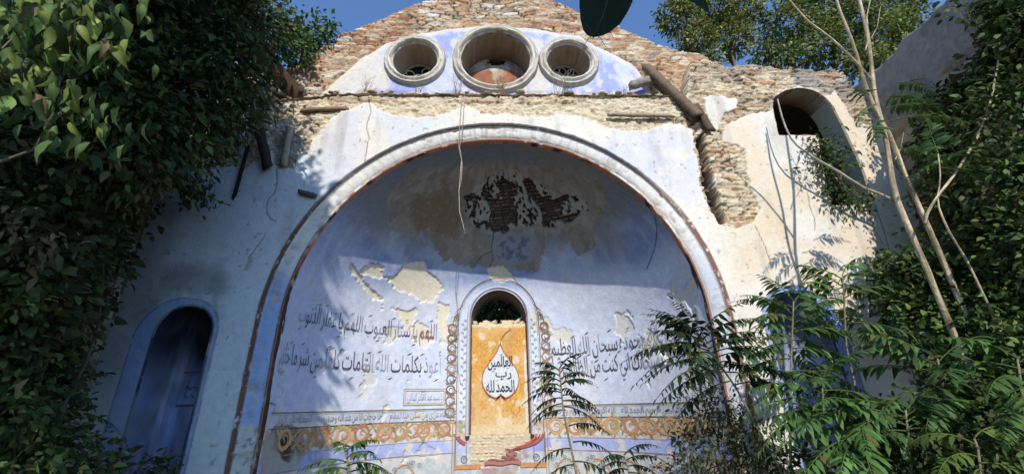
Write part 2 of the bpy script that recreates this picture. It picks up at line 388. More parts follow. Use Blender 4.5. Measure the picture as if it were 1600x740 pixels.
    gry = ss(.48, .62, fbm(X*2.1, Z*2.1, 17))*ss(3.5, 4.2, X)*ss(5.9, 6.3, Z)
    CM = mix(CM, (.25, .25, .25), gry*.75)
    CM = mix(CM, (.33, .32, .31), ss(.03, -.03, psd(LPAN, X, Z))*.7)
    jn = ss(.6, .15, hm)*(1-.7*sm)*ss(.40, .60, fbm(X*3.3, Z*4.3, 86)+.15*(n4-.5)); CM = mix(CM, (.14, .10, .07), jn*.85); top_r = ss(3.0, 3.4, X)*ss(5.6, 6.1, Z); CM = mix(CM, (.30, .22, .15), top_r*ss(.42, .6, fbm(X*1.5, Z*2.2, 87))*.6)
    CM *= (.68+.50*n4)[:, None]
    C = C*(1-bare[:, None])+CM*bare[:, None]
    rel = -.045+.050*hm*(.1+.9*rb)*(1-.85*sm)-.035*jn+.020*hc*ca+.025*(n2-.5)+.025*(n3-.5)+.018*(n4-.5)
    h = h*(1-bare)+rel*bare
    edge = ss(.02, .0, np.abs(sdb-.004)); C = mix(C, (.78, .73, .63), edge*(1-bare)*.5)
    sl_ = ss(.012, -.012, psd(SLOT, X, Z)+.05*(n3-.5)); h -= .26*sl_*(.55+.9*ra*hm); C = mix(C, (.085, .055, .04), sl_*.9)
    # rough broken lip of the ledge
    lip = ss(ZL-.16, ZL-.02, Z)*ss(3.1, 2.9, X); h += -.05*lip*(n2+n3-.6)
    for q in CRK:
        dd = lsd(q, X+.02*(n3-.5), Z+.02*(n4-.5)); k = ss(.010, .003, dd); C = mix(C, (.10, .08, .07), k*.8); h -= .012*k
    # faint brushed letters left of the arch
    k = ss(.02, -.02, psd(ARA, X, Z))
    C = mix(C, (.30, .17, .14), k*ss(.62, .68, fbm(X*9, Z*5, 19))*.5)
    return -h, C
sheet('plaster_face', -4.95, 6.6, 0, 7.0, .0138, wall_sdf, wall_fn, M_PLASTER, wall, thick=.42)

# ---- gable set back above the ledge
GY_ = .30
OCU = {'l': (-1.397, 5.598+EZ, .52, .375, .40), 'r': (1.278, 5.598+EZ, .52, .375, .40), 'c': (0, 5.658+EZ, .745, .60, .55)}
LUN = poly([(490, 165), (500, 150), (519, 131), (545, 108), (567, 91), (605, 68), (658, 53), (700, 46), (746, 42), (802, 42), (851, 48), (904, 57), (932, 73), (960, 86), (988, 101), (1003, 119), (1022, 150), (1030, 175)], GY_)
GXT = np.array([-6, -3.6, -2.95, -2.85, 0, 1.5, 2.9, 3.2, 3.7, 4.4])
GZT = np.array([6.5, 6.95, 7.5, 7.66, 9.45, 8.42, 7.63, 7.5, 7.35, 6.9])
def gab_sdf(X, Z):
    zt = np.interp(X, GXT, GZT) + .09*(fbm(X*4, X*0, 51, 3)-.5)+.05*(np.floor(vn(X*9, X*0, 52)*3)/3-.4)
    d = np.minimum(zt-Z, X+4.5)
    for cx, cz, R, ri, dp in OCU.values(): d = np.minimum(d, np.hypot(X-cx, Z-cz)-(ri+.03))
    return d
def gab_fn(X, Z):
    n1 = fbm(X*1.1, Z*1.1, 61); n2 = fbm(X*3.5, Z*3.5, 62); n3 = fbm(X*11, Z*11, 63); n4 = fbm(X*28, Z*28, 64, 3)
    jag = .08*(n2-.5)+.05*(n3-.5)+.03*(n4-.5)
    hb, ra, rb = rubble(X, Z, .26, .050, 71, .045)
    hs, sa, sb = rubble(X, Z, .25, .095, 72, .05)
    pst = ss(.53, .56, fbm(X*1.6, Z*2.6, 73)+.05*(n3-.5)); pst = np.maximum(pst, ss(ZL+.5, ZL+.3, Z)*ss(2.7, 3.0, np.abs(X))*.8)
    CB = pick(ra, BRC, BRW)*(.8+.4*rb)[:, None]; CS = pick(sa, [(.68, .60, .47), (.58, .45, .30), (.52, .33, .20), (.36, .30, .24)], [1.6, 2.5, 2.4, 1])*(.8+.4*sb)[:, None]
    mo = np.tile(np.array([.56, .41, .27]), (len(X), 1))
    C = mix(mo, CB, hb)*(1-pst[:, None]) + mix(mo, CS, hs)*pst[:, None]
    h = (.030*hb*(.1+.9*rb))*(1-pst)+(.036*hs*(.2+.8*sb))*pst
    C = mix(C, (.20, .16, .12), ss(.66, .74, fbm(X*4, Z*5, 74))*.65)
    C = mix(C, (.68, .58, .43), ss(.56, .68, fbm(X*2.3, Z*3.1, 78))*.45); big_ = ss(.96, .965, sa)*hs; C = mix(C, (.74, .71, .64), big_*.9)
    C *= (.68+.64*n4)[:, None]; h += .030*(n3-.5)+.022*(n4-.5)+.02*(n2-.5); joint = np.where(pst > .5, ss(.6, .15, hs), ss(.6, .15, hb)); C = mix(C, (.15, .105, .075), joint*ss(.40, .62, fbm(X*3.1, Z*4.1, 85)+.15*(n4-.5))*.85); C *= (.74+.2*n1)[:, None]; h -= .035*joint*ss(.42, .6, fbm(X*3.1, Z*4.1, 85))
    sd = psd(LUN, X, Z, .8)+jag*.7; pl = ss(.006, -.006, sd)
    P = np.tile(np.array([.34, .39, .74]), (len(X), 1))
    P = mix(P, (.58, .61, .70), ss(.50, .66, fbm(X*2.2, Z*1.6, 75)+.10*(n3-.5)+.10*ss(1.9, 2.5, np.abs(X))+.10*ss(7.1, 7.5, Z))*.8)
    P = mix(P, (.66, .62, .55), ss(.50, .62, fbm(X*3.0, Z*2.4, 79)+.22*ss(-1.7, -2.3, X)+.06*(n4-.5))*.9)
    P = mix(P, (.66, .66, .66), ss(.60, .66, fbm(X*7, Z*5, 76))*.6)
    P = mix(P, (.36, .33, .30), ss(.60, .75, fbm(X*9, Z*1.5, 77))*.3)
    P = mix(P, (.72, .68, .58), ss(.10, .02, np.abs(sd+.03)+.08*(n2-.5))*.7)
    P *= (.9+.2*n4)[:, None]
    C = C*(1-pl[:, None])+P*pl[:, None]; h = h*(1-pl)+(.055+.006*(n2-.5)+.004*(n3-.5))*pl
    C = mix(C, (.13, .11, .09), ss(ZL+.34, ZL+.25, Z+.06*(n2-.5))*.45*ss(.35, .6, n3))  # dark strip along the gable foot, crease shade put into the colour
    return -h+.05, C
sheet('gable', -4.6, 4.5, ZL-.08, 9.6, .0138, gab_sdf, gab_fn, M_PLASTER, wall, thick=.45, Yb=GY_)
# ledge: the broken top of the lower wall
nx, ny = 420, 16
LX, LY = np.meshgrid(np.linspace(-4.4, 3.15, nx), np.linspace(.0, .40, ny)); LX = LX.ravel(); LY = LY.ravel()
lz = np.interp(LX, XT, ZT)-.03+.05*(fbm(LX*9, LY*9, 81)-.5)+.07*LY
lc = mix(np.tile(np.array([.55, .47, .35]), (len(LX), 1)), (.2, .16, .12), ss(.45, .6, fbm(LX*6, LY*6, 82)))
ii = np.arange(nx*ny).reshape(ny, nx)
mesh_np('ledge', np.stack([LX, LY, lz], 1), [np.stack([ii[:-1, :-1], ii[:-1, 1:], ii[1:, 1:], ii[1:, :-1]], -1).reshape(-1, 4)], M_PLASTER, wall, lc, True)
# loose rubble lying along the ledge
rub = MB()
def stone(mb, c, s, col):
    th = np.linspace(0, 2*pi, 7)[:-1]; V = []
    for k, (r, zz) in enumerate(((.6, -.5), (1, -.15), (.95, .25), (.5, .55))):
        for t in th: V.append((c[0]+s*r*cos(t+k*.2)*RNG.uniform(.8, 1.25), c[1]+s*r*.8*sin(t+k*.2)*RNG.uniform(.8, 1.2), c[2]+s*zz*RNG.uniform(.5, .9)))
    Q = [(k*6+j, k*6+(j+1) % 6, k*6+6+(j+1) % 6, k*6+6+j) for k in range(3) for j in range(6)]
    T = [(18, 18+j, 19+j) for j in range(1, 5)]+[(0, j+1, j) for j in range(1, 5)]
    mb.add(V, T, Q, np.asarray(col)*RNG.uniform(.7, 1.15))
for k in range(150):
    x = RNG.uniform(-4.2, 3.1); s = RNG.uniform(.012, .05)*(1.8 if RNG.uniform() < .15 else 1)
    stone(rub, (x, RNG.uniform(-.01, .2), np.interp(x, XT, ZT)+.0+s*.2), s, STC[RNG.integers(len(STC))])
tag(rub.build('ledge_rubble', M_PLASTER, wall), kind='stuff')

# ---- moulded arch round the apse
prof = [(R1+.012, .010), (R1+.004, -.016), (R1-.018, -.020), (R1-.024, -.002)]
pcol = [0, 0, 0, 1]
for k in range(9):
    a = k/8*radians(78); prof.append((R1-.03-.165*sin(a), .008+.062*(1-cos(a))+.0)); pcol.append(1)
prof += [(R2+.036, .068), (R2+.034, .050), (R2+.010, .050), (R2+.004, .057), (R2-.004, .070), (R2-.002, .16)]; pcol += [2, 3, 3, 4, 4, 4]
path = [(-1, 0, 0, z) for z in np.linspace(0, ZS, 170)[:-1]] + [(cos(a), sin(a), 0, ZS) for a in np.linspace(pi, 0, 620)] + [(1, 0, 0, z) for z in np.linspace(ZS, 0, 170)[1:]]
path = np.array(path); npth, npr = len(path), len(prof)
PR = np.array(prof)
wob = .010*(fbm(np.arange(npth)*.03, np.zeros(npth), 90, 3)-.5)
_a = np.arange(npth)[:, None]*.05+0*PR[:, 0][None]; _b = np.arange(npr)[None]*.45+0*_a; chip = ss(.66, .74, fbm(_a*2.2, _b, 97, 3))*ss(.4, .6, vn(_a*.35, _b*0, 98)); PY = PR[:, 1][None]+.014*chip+.003*(fbm(_a*6, _b, 99, 3)-.5)
VX = path[:, 0:1]*(PR[:, 0][None]+wob[:, None]); VZ = path[:, 3:4]+path[:, 1:2]*(PR[:, 0][None]+wob[:, None]); VY = PY
V = np.stack([VX, VY, VZ], -1).reshape(-1, 3)
pc = np.tile(np.array(pcol), npth); cc = np.tile(np.array([.73, .71, .67]), (len(V), 1))
ar = np.repeat(np.arange(npth)/99.0, npr); rr = np.tile(np.arange(npr)*.3, npth)
nz_ = fbm(ar*8, rr, 92); nzz = fbm(ar*40, rr*.4, 93)
hz = V[:, 2]; lx = V[:, 0]
cc = mix(cc, (.42, .40, .37), ss(.48, .68, nzz)*ss(4.2, 5.2, hz)*.5)
cc = mix(cc, (.24, .38, .66), ss(-2.0, -2.3, lx)*ss(3.5, 2.9, hz+.3*(nz_-.5))*.85)
cc = mix(cc, (.50, .53, .60), ss(2.0, 2.4, lx)*ss(3.7, 3.0, hz)*.8)
cc = mix(cc, (.52, .53, .50), ss(1.42, 1.36, hz+.04*(nz_-.5)))
cc = mix(cc, (.10, .20, .20), ss(.58, .64, fbm(ar*30, rr*3, 96))*ss(1.4, 1.3, hz)*.8)
topm = ss(4.2, 4.9, hz)
lin = np.array([.22, .12, .085])*np.ones((len(V), 3)); lin = mix(lin, (.5, .45, .4), ss(.66, .72, nzz)*.7); lin = mix(lin, (.035, .03, .03), topm)
bead = mix(np.tile(np.array([.30, .15, .10]), (len(V), 1)), (.66, .63, .58), ss(.50, .60, nz_)*ss(3.2, 3.9, hz)*ss(5.2, 4.8, hz))
edg = mix(np.tile(np.array([.07, .04, .035]), (len(V), 1)), (.50, .22, .13), ss(3.0, 3.6, hz)*ss(.4, .55, nz_))
cc = np.where((pc == 0)[:, None], lin, cc); cc = np.where((pc == 3)[:, None], bead, cc); cc = np.where((pc == 4)[:, None], edg, cc)
cc = mix(cc, (.52, .45, .34), chip.ravel()*.8); cc = mix(cc, (.22, .20, .18), ss(.56, .72, fbm(ar*14, rr*.5, 94))*.28); cc *= (.86+.28*fbm(ar*90, rr*3, 95))[:, None]
ii = np.arange(npth*npr).reshape(npth, npr)
mesh_np('arch_moulding', V, [np.stack([ii[:-1, :-1], ii[1:, :-1], ii[1:, 1:], ii[:-1, 1:]], -1).reshape(-1, 4)], M_PLASTER, wall, cc, True)

# ---- the apse: half a drum with a half dome; surface coordinates s (along the wall) and t (up the wall)
def apse_pt(s, t, off=0.0):
    s = np.asarray(s, float); t = np.asarray(t, float)
    th = s/R2; ph = np.clip((t-ZS)/R2, 0, pi/2-.001)
    r = R2-off; ux = sin_(th)*cos_(ph); uz = np.where(t > ZS, sin_(ph), 0)
    return np.stack([r*ux, AY+adepth(np.hypot(ux, uz))-off*.9, np.where(t > ZS, ZS+r*uz, t)], -1)
def apse_uv(x, y):
    """surface coordinates of the apse point the photograph shows at pixel x, y"""
    d = ray(x, y); ts = np.linspace(3/d[1], 10/d[1], 9000); P = CAMP+d*ts[:, None]
    q = P[:, 1]-AY-adepth(np.hypot(P[:, 0], np.maximum(P[:, 2]-ZS, 0))/R2)
    p = P[np.argmax(q > 0)]; ph = 0
    if p[2] > ZS:
        ph = math.asin(min(1, (p[2]-ZS)/R2)); t = ZS+ph*R2
    else: t = p[2]
    return math.asin(max(-1, min(1, p[0]/R2/cos(ph))))*R2, t
def apoly(pts): return np.array([apse_uv(*q) for q in pts])
def crop(o, k, pts): return [(o[0]+x/k, o[1]+y/k) for x, y in pts]
A_TAN = apoly([(640, 268), (700, 256), (780, 250), (850, 256), (905, 262), (940, 285), (949, 320), (930, 345), (925, 378), (905, 400), (885, 372), (860, 365), (850, 395), (838, 424), (790, 416), (765, 418), (720, 409), (690, 405), (680, 380), (660, 362), (640, 372), (612, 354), (603, 312)])
A_BR1 = apoly([(655, 305), (700, 298), (722, 330), (715, 368), (685, 366), (655, 360), (640, 335)])
A_BR2 = apoly([(688, 278), (712, 276), (712, 292), (690, 295)])
A_WH = apoly([(742, 290), (770, 275), (800, 262), (830, 280), (870, 300), (905, 305), (920, 325), (905, 345), (870, 356), (840, 350), (800, 360), (772, 366), (740, 356), (728, 320)])
A_PALE = apoly([(768, 368), (800, 362), (838, 366), (846, 392), (820, 412), (778, 410), (766, 392)])
k5 = ((620, 170), 2.643)
A_B1 = apoly(crop(*k5, [(412, 300), (440, 290), (490, 310), (500, 330), (482, 370), (490, 420), (502, 430), (495, 492), (470, 470), (440, 500), (400, 512), (375, 482), (388, 425), (385, 392), (350, 362), (348, 345), (380, 345), (402, 372), (440, 372), (422, 330)]))
A_B2 = apoly(crop(*k5, [(520, 300), (542, 282), (560, 295), (578, 335), (600, 362), (640, 377), (670, 362), (708, 350), (715, 370), (682, 390), (668, 420), (690, 442), (730, 432), (770, 415), (752, 440), (710, 472), (662, 460), (637, 462), (630, 492), (600, 487), (596, 440), (590, 412), (560, 378), (535, 340)]))
A_B3 = apoly(crop(*k5, [(278, 366), (308, 350), (340, 360), (336, 380), (324, 420), (314, 420), (312, 386), (284, 382)]))
A_CR = [apoly(q) for q in ([(563, 423), (577, 412), (595, 411), (603, 428), (619, 431), (631, 410), (662, 408), (666, 424), (687, 438), (691, 452), (680, 476), (668, 472), (655, 475), (648, 464), (618, 450), (604, 438), (590, 440)],
                           [(612, 480), (632, 484), (652, 481), (650, 500), (640, 512), (624, 496)], [(684, 470), (704, 474), (699, 500), (708, 515), (712, 536), (690, 534), (682, 505)],
                           [(650, 500), (668, 510), (678, 530), (664, 545), (648, 536), (642, 518)], [(755, 418), (785, 416), (800, 430), (805, 440), (770, 436)],
                           [(592, 655), (600, 636), (606, 640), (600, 664), (590, 668)], [(650, 704), (664, 690), (680, 700), (682, 712), (662, 718)], [(628, 706), (634, 700), (638, 716), (629, 720)],
                           [(548, 412), (600, 470), (585, 468)], [(1030, 545), (1046, 542), (1050, 560), (1034, 562)])]
A_HB = apoly([(412, 690), (430, 668), (452, 664), (474, 676), (478, 705), (466, 732), (448, 738), (432, 734), (424, 760), (408, 760)])
A_HOLE = apoly([(441, 690), (450, 680), (460, 684), (464, 704), (457, 722), (446, 718), (441, 706)])
A_CK = [apoly(q) for q in ([(772, 362), (768, 385), (770, 405), (764, 418)], [(768, 392), (752, 400), (742, 412)], [(782, 330), (786, 345)], [(995, 262), (1020, 320), (1010, 420)])]
A_VASE = apoly([(728, 684), (830, 680), (850, 684), (838, 708), (812, 720), (806, 745), (756, 745), (745, 722)])
A_RUB = apoly([(729, 676), (834, 676), (838, 690), (806, 708), (792, 726), (748, 734), (735, 726), (733, 700)])
WX, WSP, WRAD = .010, 3.02, .519        # window in the middle of the apse
def apse_sdf(s, t):
    return arch_sd(s, t, WX, WSP, WRAD-.01) * 1.0
Z_TX0, Z_TX1, Z_SC0, Z_DAD = 1.325, 1.505, 1.07, .82
def apse_fn(s, t):
    n1 = fbm(s*.9, t*.9, 101); n2 = fbm(s*3.1, t*3.1, 102); n3 = fbm(s*10, t*10, 103); n4 = fbm(s*27, t*27, 104, 3)
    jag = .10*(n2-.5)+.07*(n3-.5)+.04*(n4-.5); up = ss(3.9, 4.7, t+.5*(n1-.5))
    C = np.tile(np.array([.57, .615, .75]), (len(s), 1))
    C = mix(C, (.65, .67, .73), ss(.40, .62, n1)*.7)
    C = mix(C, (.40, .46, .70), ss(-2.4, -3.6, s)*.6)
    C = mix(C, (.24, .31, .52), ss(3.25, 3.8, t+.5*(n1-.5)+.12*(n3-.5))*(.55+.45*ss(.42, .6, fbm(s*.8, t*1.3, 105))))  # deeper blue above the shadow line, painted in to strengthen that shade
    C = mix(C, (.55, .57, .62), ss(.55, .68, fbm(s*5, t*.9, 106))*.35)
    # sooty crown of the half dome
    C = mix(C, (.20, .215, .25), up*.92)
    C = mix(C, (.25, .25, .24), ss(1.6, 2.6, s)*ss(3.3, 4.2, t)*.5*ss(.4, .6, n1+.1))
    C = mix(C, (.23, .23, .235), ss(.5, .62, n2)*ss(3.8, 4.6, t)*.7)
    tan = ss(.02, -.02, psd(A_TAN, s, t, .6)+jag*2.2)
    C = mix(C, (.29, .265, .225), tan*.95); C = mix(C, (.36, .34, .30), tan*ss(.52, .60, n2)*.6); C = mix(C, (.22, .19, .15), tan*ss(.53, .62, fbm(s*4, t*4, 107))*.6)
    for P_ in (A_BR1, A_BR2): C = mix(C, (.22, .145, .09), ss(.10, -.08, psd(P_, s, t)+jag*2.5)*.8*ss(.35, .55, n3+.1))
    wh = ss(.03, -.05, psd(A_WH, s, t)+jag*1.6); C = mix(C, (.37, .36, .335), wh*.85)
    C = mix(C, (.27, .30, .35), ss(.05, -.03, psd(A_PALE, s, t)+jag*1.5)*.8)
    C = mix(C, (.08, .12, .26), ss(.05, -.08, psd(A_PALE, s, t)+.05)*ss(.56, .62, fbm(s*8, t*8, 108))*.7)
    C *= (.86+.28*n3)[:, None]; h = .008*(n2-.5)+.004*(n3-.5)
    b = np.minimum(np.minimum(psd(A_B1, s, t), psd(A_B2, s, t)), psd(A_B3, s, t))+.45*jag
    spk = .03+.35*(.60-fbm(s*11, t*11, 109, 3))+np.maximum(psd(A_WH, s, t), -.1)*.25
    b = np.minimum(b, np.where(wh > .1, spk*1.1-.008, 1)); b = np.clip(b, -.3, .3)
    bm = ss(.006, -.004, b); hm, ra, rb = masonry(s, t, .05, .09, .14, .3, 111)
    CB = mix(np.tile(np.array([.07, .05, .042]), (len(s), 1)), np.array([.165, .135, .115])*(.5+.9*ra)[:, None], hm)
    C = C*(1-bm[:, None])+CB*bm[:, None]; h = h-bm*(.070-.035*hm*rb-.02*n3)
    for P_ in A_CR:
        sd = psd(P_, s, t)+jag*1.35; m = ss(.006, -.006, sd)
        C = mix(C, np.array([.74, .66, .51]), m*(.88+.1*ss(.3, .7, n3))); h -= .020*m
    m = ss(.635, .645, fbm(s*2.6, t*2.6, 112, 5))*ss(3.3, 3.0, t)*ss(1.6, 1.8, t); C = mix(C, (.64, .61, .52), m*.9); h -= .014*m
    m = ss(.55, .62, fbm(s*4, t*3, 113, 4))*ss(3.5, 3.1, t)*ss(1.6, 1.8, t); C = mix(C, (.52, .56, .65), m*.35)
    m = ss(.02, -.1, psd(apoly([(960, 590), (970, 585), (962, 603), (950, 606)]), s, t)+jag*.5); C = mix(C, (.25, .33, .68), m*.7)
    # painted zones below: text band, scroll band, blue field, patterned dado
    tb = ss(Z_TX0-.005, Z_TX0+.005, t)*ss(Z_TX1+.005, Z_TX1-.005, t)*ss(.74, .76, np.abs(s-WX)); C = mix(C, (.50, .525, .58), tb*.9)
    sb = ss(Z_SC0-.05, Z_SC0-.04, t)*ss(Z_TX0-.004, Z_TX0-.014, t); C = mix(C, (.55, .54, .545), sb*.85); C = mix(C, (.52, .30, .14), sb*ss(.46, .60, fbm(s*9, t*9, 117, 3))*.65); C = mix(C, (.33, .33, .17), sb*ss(.58, .66, fbm(s*11, t*11, 118, 3))*.6)
    bf = ss(Z_DAD-.005, Z_DAD+.005, t)*ss(Z_SC0-.04, Z_SC0-.05, t); C = mix(C, (.34, .39, .68), bf*.85); C = mix(C, (.22, .28, .60), bf*ss(.52, .62, n1)*.6); C = mix(C, (.5, .52, .6), bf*ss(.55, .66, n2)*.5)
    dd = ss(Z_DAD+.005, Z_DAD-.005, t); C = mix(C, (.50, .51, .50), dd*.9); C = mix(C, (.38, .42, .46), dd*ss(.5, .56, fbm(s*12, t*12, 114, 2))*.7)
    # worn paint
    low = ss(1.65, 1.5, t)
    C = mix(C, (.62, .58, .50), low*ss(.62, .67, fbm(s*6, t*6, 115, 4))*.8)
    m = ss(.012, -.012, psd(A_HB, s, t)+jag*.8); C = mix(C, (.43, .40, .34), m*.95); h -= .03*m*(1+n3)
    m = ss(.01, -.02, psd(A_HOLE, s, t)+jag*.3); h -= .22*m; C = mix(C, (.40, .32, .24), m)
    m = ss(.01, -.01, psd(A_VASE, s, t)+jag*.3); C = mix(C, (.34, .20, .18), m*.75*ss(.35, .55, n2))
    m = ss(.012, -.012, psd(A_RUB, s, t)+jag*.7); hr, ra, rb = masonry(s, t, .03, .06, .05, .12, 116); C = mix(C, (.66, .58, .44), m); C = mix(C, (.45, .33, .22), m*(1-hr)*.6); h += m*(.05*hr*rb-.01)
    C *= (.92+.16*n4)[:, None]
    for q in A_CK:
        dl = lsd(q, s+.02*(n3-.5), t+.02*(n4-.5)); k = ss(.012, .004, dl); C = mix(C, (.06, .05, .05), k*.75); h -= .012*k
    return h, C
def apse_mesh():
    st = .0145; ns = int(pi*R2/st); tt = np.concatenate([np.linspace(.2, ZS, int((ZS-.2)/st))[:-1], np.linspace(ZS, ZS+R2*pi/2*.998, int(R2*pi/2/st))])
    S, T = np.meshgrid(np.linspace(-R2*pi/2, R2*pi/2, ns), tt); nt_ = len(tt); S = S.ravel(); T = T.ravel()
    d = apse_sdf(S, T); idx = np.arange(ns*nt_).reshape(nt_, ns)
    Q = np.stack([idx[:-1, :-1], idx[:-1, 1:], idx[1:, 1:], idx[1:, :-1]], -1).reshape(-1, 4)
    # the opening ends above the sill
    d = np.where(T < 1.085, 1.0, d)
    Q = Q[(d[Q] > 0).sum(1) >= 2]
    k = np.where((d < 0) & (d > -.03))[0]
    for _ in range(2):
        e = 1e-3; dk = apse_sdf(S[k], T[k]); g0 = (apse_sdf(S[k]+e, T[k])-dk)/e; g1 = (apse_sdf(S[k], T[k]+e)-dk)/e; g = np.hypot(g0, g1)+1e-6
        S[k] -= g0/g*dk; T[k] -= g1/g*dk
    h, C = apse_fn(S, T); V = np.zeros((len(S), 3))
    th = S/R2; ph = np.clip((T-ZS)/R2, 0, pi/2-.001); r = R2-h
    ux = sin_(th)*cos_(ph); uz = np.where(T > ZS, sin_(ph), 0); V[:, 0] = r*ux; V[:, 1] = AY+adepth(np.hypot(ux, uz))-h*.9; V[:, 2] = np.where(T > ZS, ZS+r*uz, T)
    used = np.zeros(len(V), bool); used[Q.ravel()] = True; re = np.cumsum(used)-1
    return mesh_np('apse', V[used], [re[Q]], M_PLASTER, wall, C[used], True)
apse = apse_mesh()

# ---- painted ornament: ribbons lying on the apse
class Ribbon(MB):
    def line(s, P, w, c, off=.007, closed=False, taper=False):
        P = np.asarray(P, float)
        if closed: P = np.concatenate([P, P[:1]])
        L = np.concatenate([[0], np.cumsum(np.linalg.norm(np.diff(P, axis=0), axis=1))]); n = max(2, int(L[-1]/.02)+1)
        q = np.linspace(0, L[-1], n); P = np.stack([np.interp(q, L, P[:, 0]), np.interp(q, L, P[:, 1])], 1)
        T = np.gradient(P, axis=0); T /= np.linalg.norm(T, axis=1)[:, None]+1e-9; N = np.stack([-T[:, 1], T[:, 0]], 1)
        ww = w*(1+.25*(vn(q*9, q*0+w*100, int(RNG.integers(1000)))-.5))[:, None]/2
        if taper: ww = ww*np.clip(np.minimum(q, L[-1]-q)/(.4*L[-1]+1e-6), .15, 1)[:, None]
        A = P-N*ww; B = P+N*ww
        V = np.concatenate([s.f(A[:, 0], A[:, 1], off), s.f(B[:, 0], B[:, 1], off)])
        Q = [(i, i+1, n+i+1, n+i) for i in range(n-1)]
        return s.add(V, None, Q, c)
    def disc(s, c0, r, c, off=.008, n=10, sx=1.0, rot=0):
        a = np.arange(n)*2*pi/n; x = r*sx*cos_(a); y = r*sin_(a)
        V = s.f(c0[0]+x*cos(rot)-y*sin(rot), c0[1]+x*sin(rot)+y*cos(rot), off); return s.add(V, [(0, j, j+1) for j in range(1, n-1)], None, c)
    def leaf(s, p, ang, L, w, c, off=.008):
        a = np.array([(0, 0), (.3*L, w/2), (.7*L, w*.4), (L, 0), (.7*L, -w*.4), (.3*L, -w/2)]); ca, sa = cos(ang), sin(ang)
        return s.add(s.f(p[0]+a[:, 0]*ca-a[:, 1]*sa, p[1]+a[:, 0]*sa+a[:, 1]*ca, off), [(0, j, j+1) for j in range(1, 5)], None, c)
def on_apse():
    r = Ribbon(); r.f = lambda a, b, off: apse_pt(a, b, off); return r
def spiral(c, r, a0, turns, n=40, r1=.25):
    k = np.linspace(0, 1, n); a = a0+turns*2*pi*k; rr = r*(1-(1-r1)*k)
    return np.stack([c[0]+rr*cos_(a), c[1]+rr*sin_(a)], 1)
OR_, OR2, GRN, BRN, GREY = (.44, .22, .11), (.52, .32, .15), (.22, .24, .09), (.20, .13, .09), (.28, .29, .33)
def scroll_h(s0, s1):
    r = on_apse(); zc = (Z_SC0+Z_TX0)/2; R0_ = .113; p = .31; n = int((s1-s0)/p); p = (s1-s0)/n
    for i in range(n):
        R = R0_*RNG.uniform(.86, 1.08); c = (s0+(i+.5)*p+RNG.normal()*.018, zc+RNG.normal()*.010); sg = 1 if i % 2 else -1; col = np.array(OR_ if (i % 3) else OR2)*RNG.uniform(.85, 1.15)
        if RNG.uniform() < .06: continue
        r.line(spiral(c, R, sg*pi/2, sg*.98, r1=.9), .036, col, .007)
        r.line(spiral(c, R*.82, sg*2.5, -sg*.95, r1=.25), .020, np.array(OR2)*.9, .0075)
        r.line([(c[0]-p*.62, zc-sg*R*1.05), (c[0]-p*.4, zc-sg*R*.5), (c[0]-p*.25, zc+sg*R*.75), (c[0], zc+sg*R)], .032, col, .008)
        for q in range(7):
            a = RNG.uniform(0, 2*pi); r.leaf((c[0]+R*1.02*cos(a), c[1]+R*1.02*sin(a)), a+RNG.uniform(-.9, .9), RNG.uniform(.05, .085), .032, np.array(GRN if q % 2 else OR2)*RNG.uniform(.8, 1.3), .0085)
        for q in range(5): r.disc((c[0]+RNG.normal()*.03, c[1]+RNG.normal()*.035), .009, (.45, .38, .36), .008, 6)
        for q in (-1, 1): r.leaf((c[0]+p*.5, zc+q*.07), q*pi/2+RNG.uniform(-.5, .5), .06, .028, np.array(GRN)*1.1, .0085)
    return r
def wave_h(r, s0, s1):
    k = np.linspace(s0, s1, 160); zc = (Z_SC0+Z_TX0)/2
    for ph, c in ((0, OR_), (pi, OR2)): r.line(np.stack([k, zc+.10*np.sin((k-s0)*pi/.31+ph)+.01*np.sin(k*9)], 1), .022, c, .0068)
    return r
for s0, s1 in ((-3.75, -.75), (.79, 3.7)):
    wave_h(scroll_h(s0, s1), s0, s1).build('scroll_border', M_PAINT, apse)
ln = on_apse()
for s0, s1 in ((-4.05, -.75), (.79, 4.05)):
    for z, w, c in ((Z_TX1, .012, BRN), (Z_TX1-.022, .006, (.45, .42, .36)), (Z_TX0-.004, .013, (.10, .08, .09)), (Z_DAD+.02, .010, (.35, .23, .15)), (Z_SC0-.045, .006, (.4, .33, .28))):
        k = np.linspace(s0, s1, 90); ln.line(np.stack([k, z+.012*(fbm(k*1.4, k*0+z, 120)-.5)], 1), w, c)
ln.line([(-3.98, Z_TX1), (-3.98, Z_TX1+.10), (-4.25, Z_TX1+.12)], .01, BRN)
ln.build('band_line', M_PAINT, apse)
dado = on_apse()
for s0, s1 in ((-3.9, -.80), (.84, 3.9)):
    p = .52; n = int((s1-s0)/p)
    for i in range(n):
        c = s0+(i+.5)*p; a = np.linspace(0, pi, 24)
        dado.line(np.stack([c+.23*cos_(a)*(1-.15*sin_(a)**4), .34+.38*sin_(a)], 1), .034, np.array(OR2)*1.1)
        dado.line(np.stack([c+.23*cos_(a)*(1-.15*sin_(a)**4), .34+.38*sin_(a)], 1), .007, BRN, .009)
        for q in range(9):
            f = (c+RNG.uniform(-.26, .26), RNG.uniform(.38, .75)); R = RNG.uniform(.028, .045)
            dado.line(spiral(f, R, 0, 1, 14, 1.0), .010, GREY, .008)
            dado.disc(f, R*.45, (.22, .25, .30), .0085, 8)
            for m in range(7): dado.disc((f[0]+R*1.5*cos(m*.9), f[1]+R*1.5*sin(m*.9)), .010, (.60, .60, .57), .0085, 6)
dado.build('dado_pattern', M_PAINT, apse)
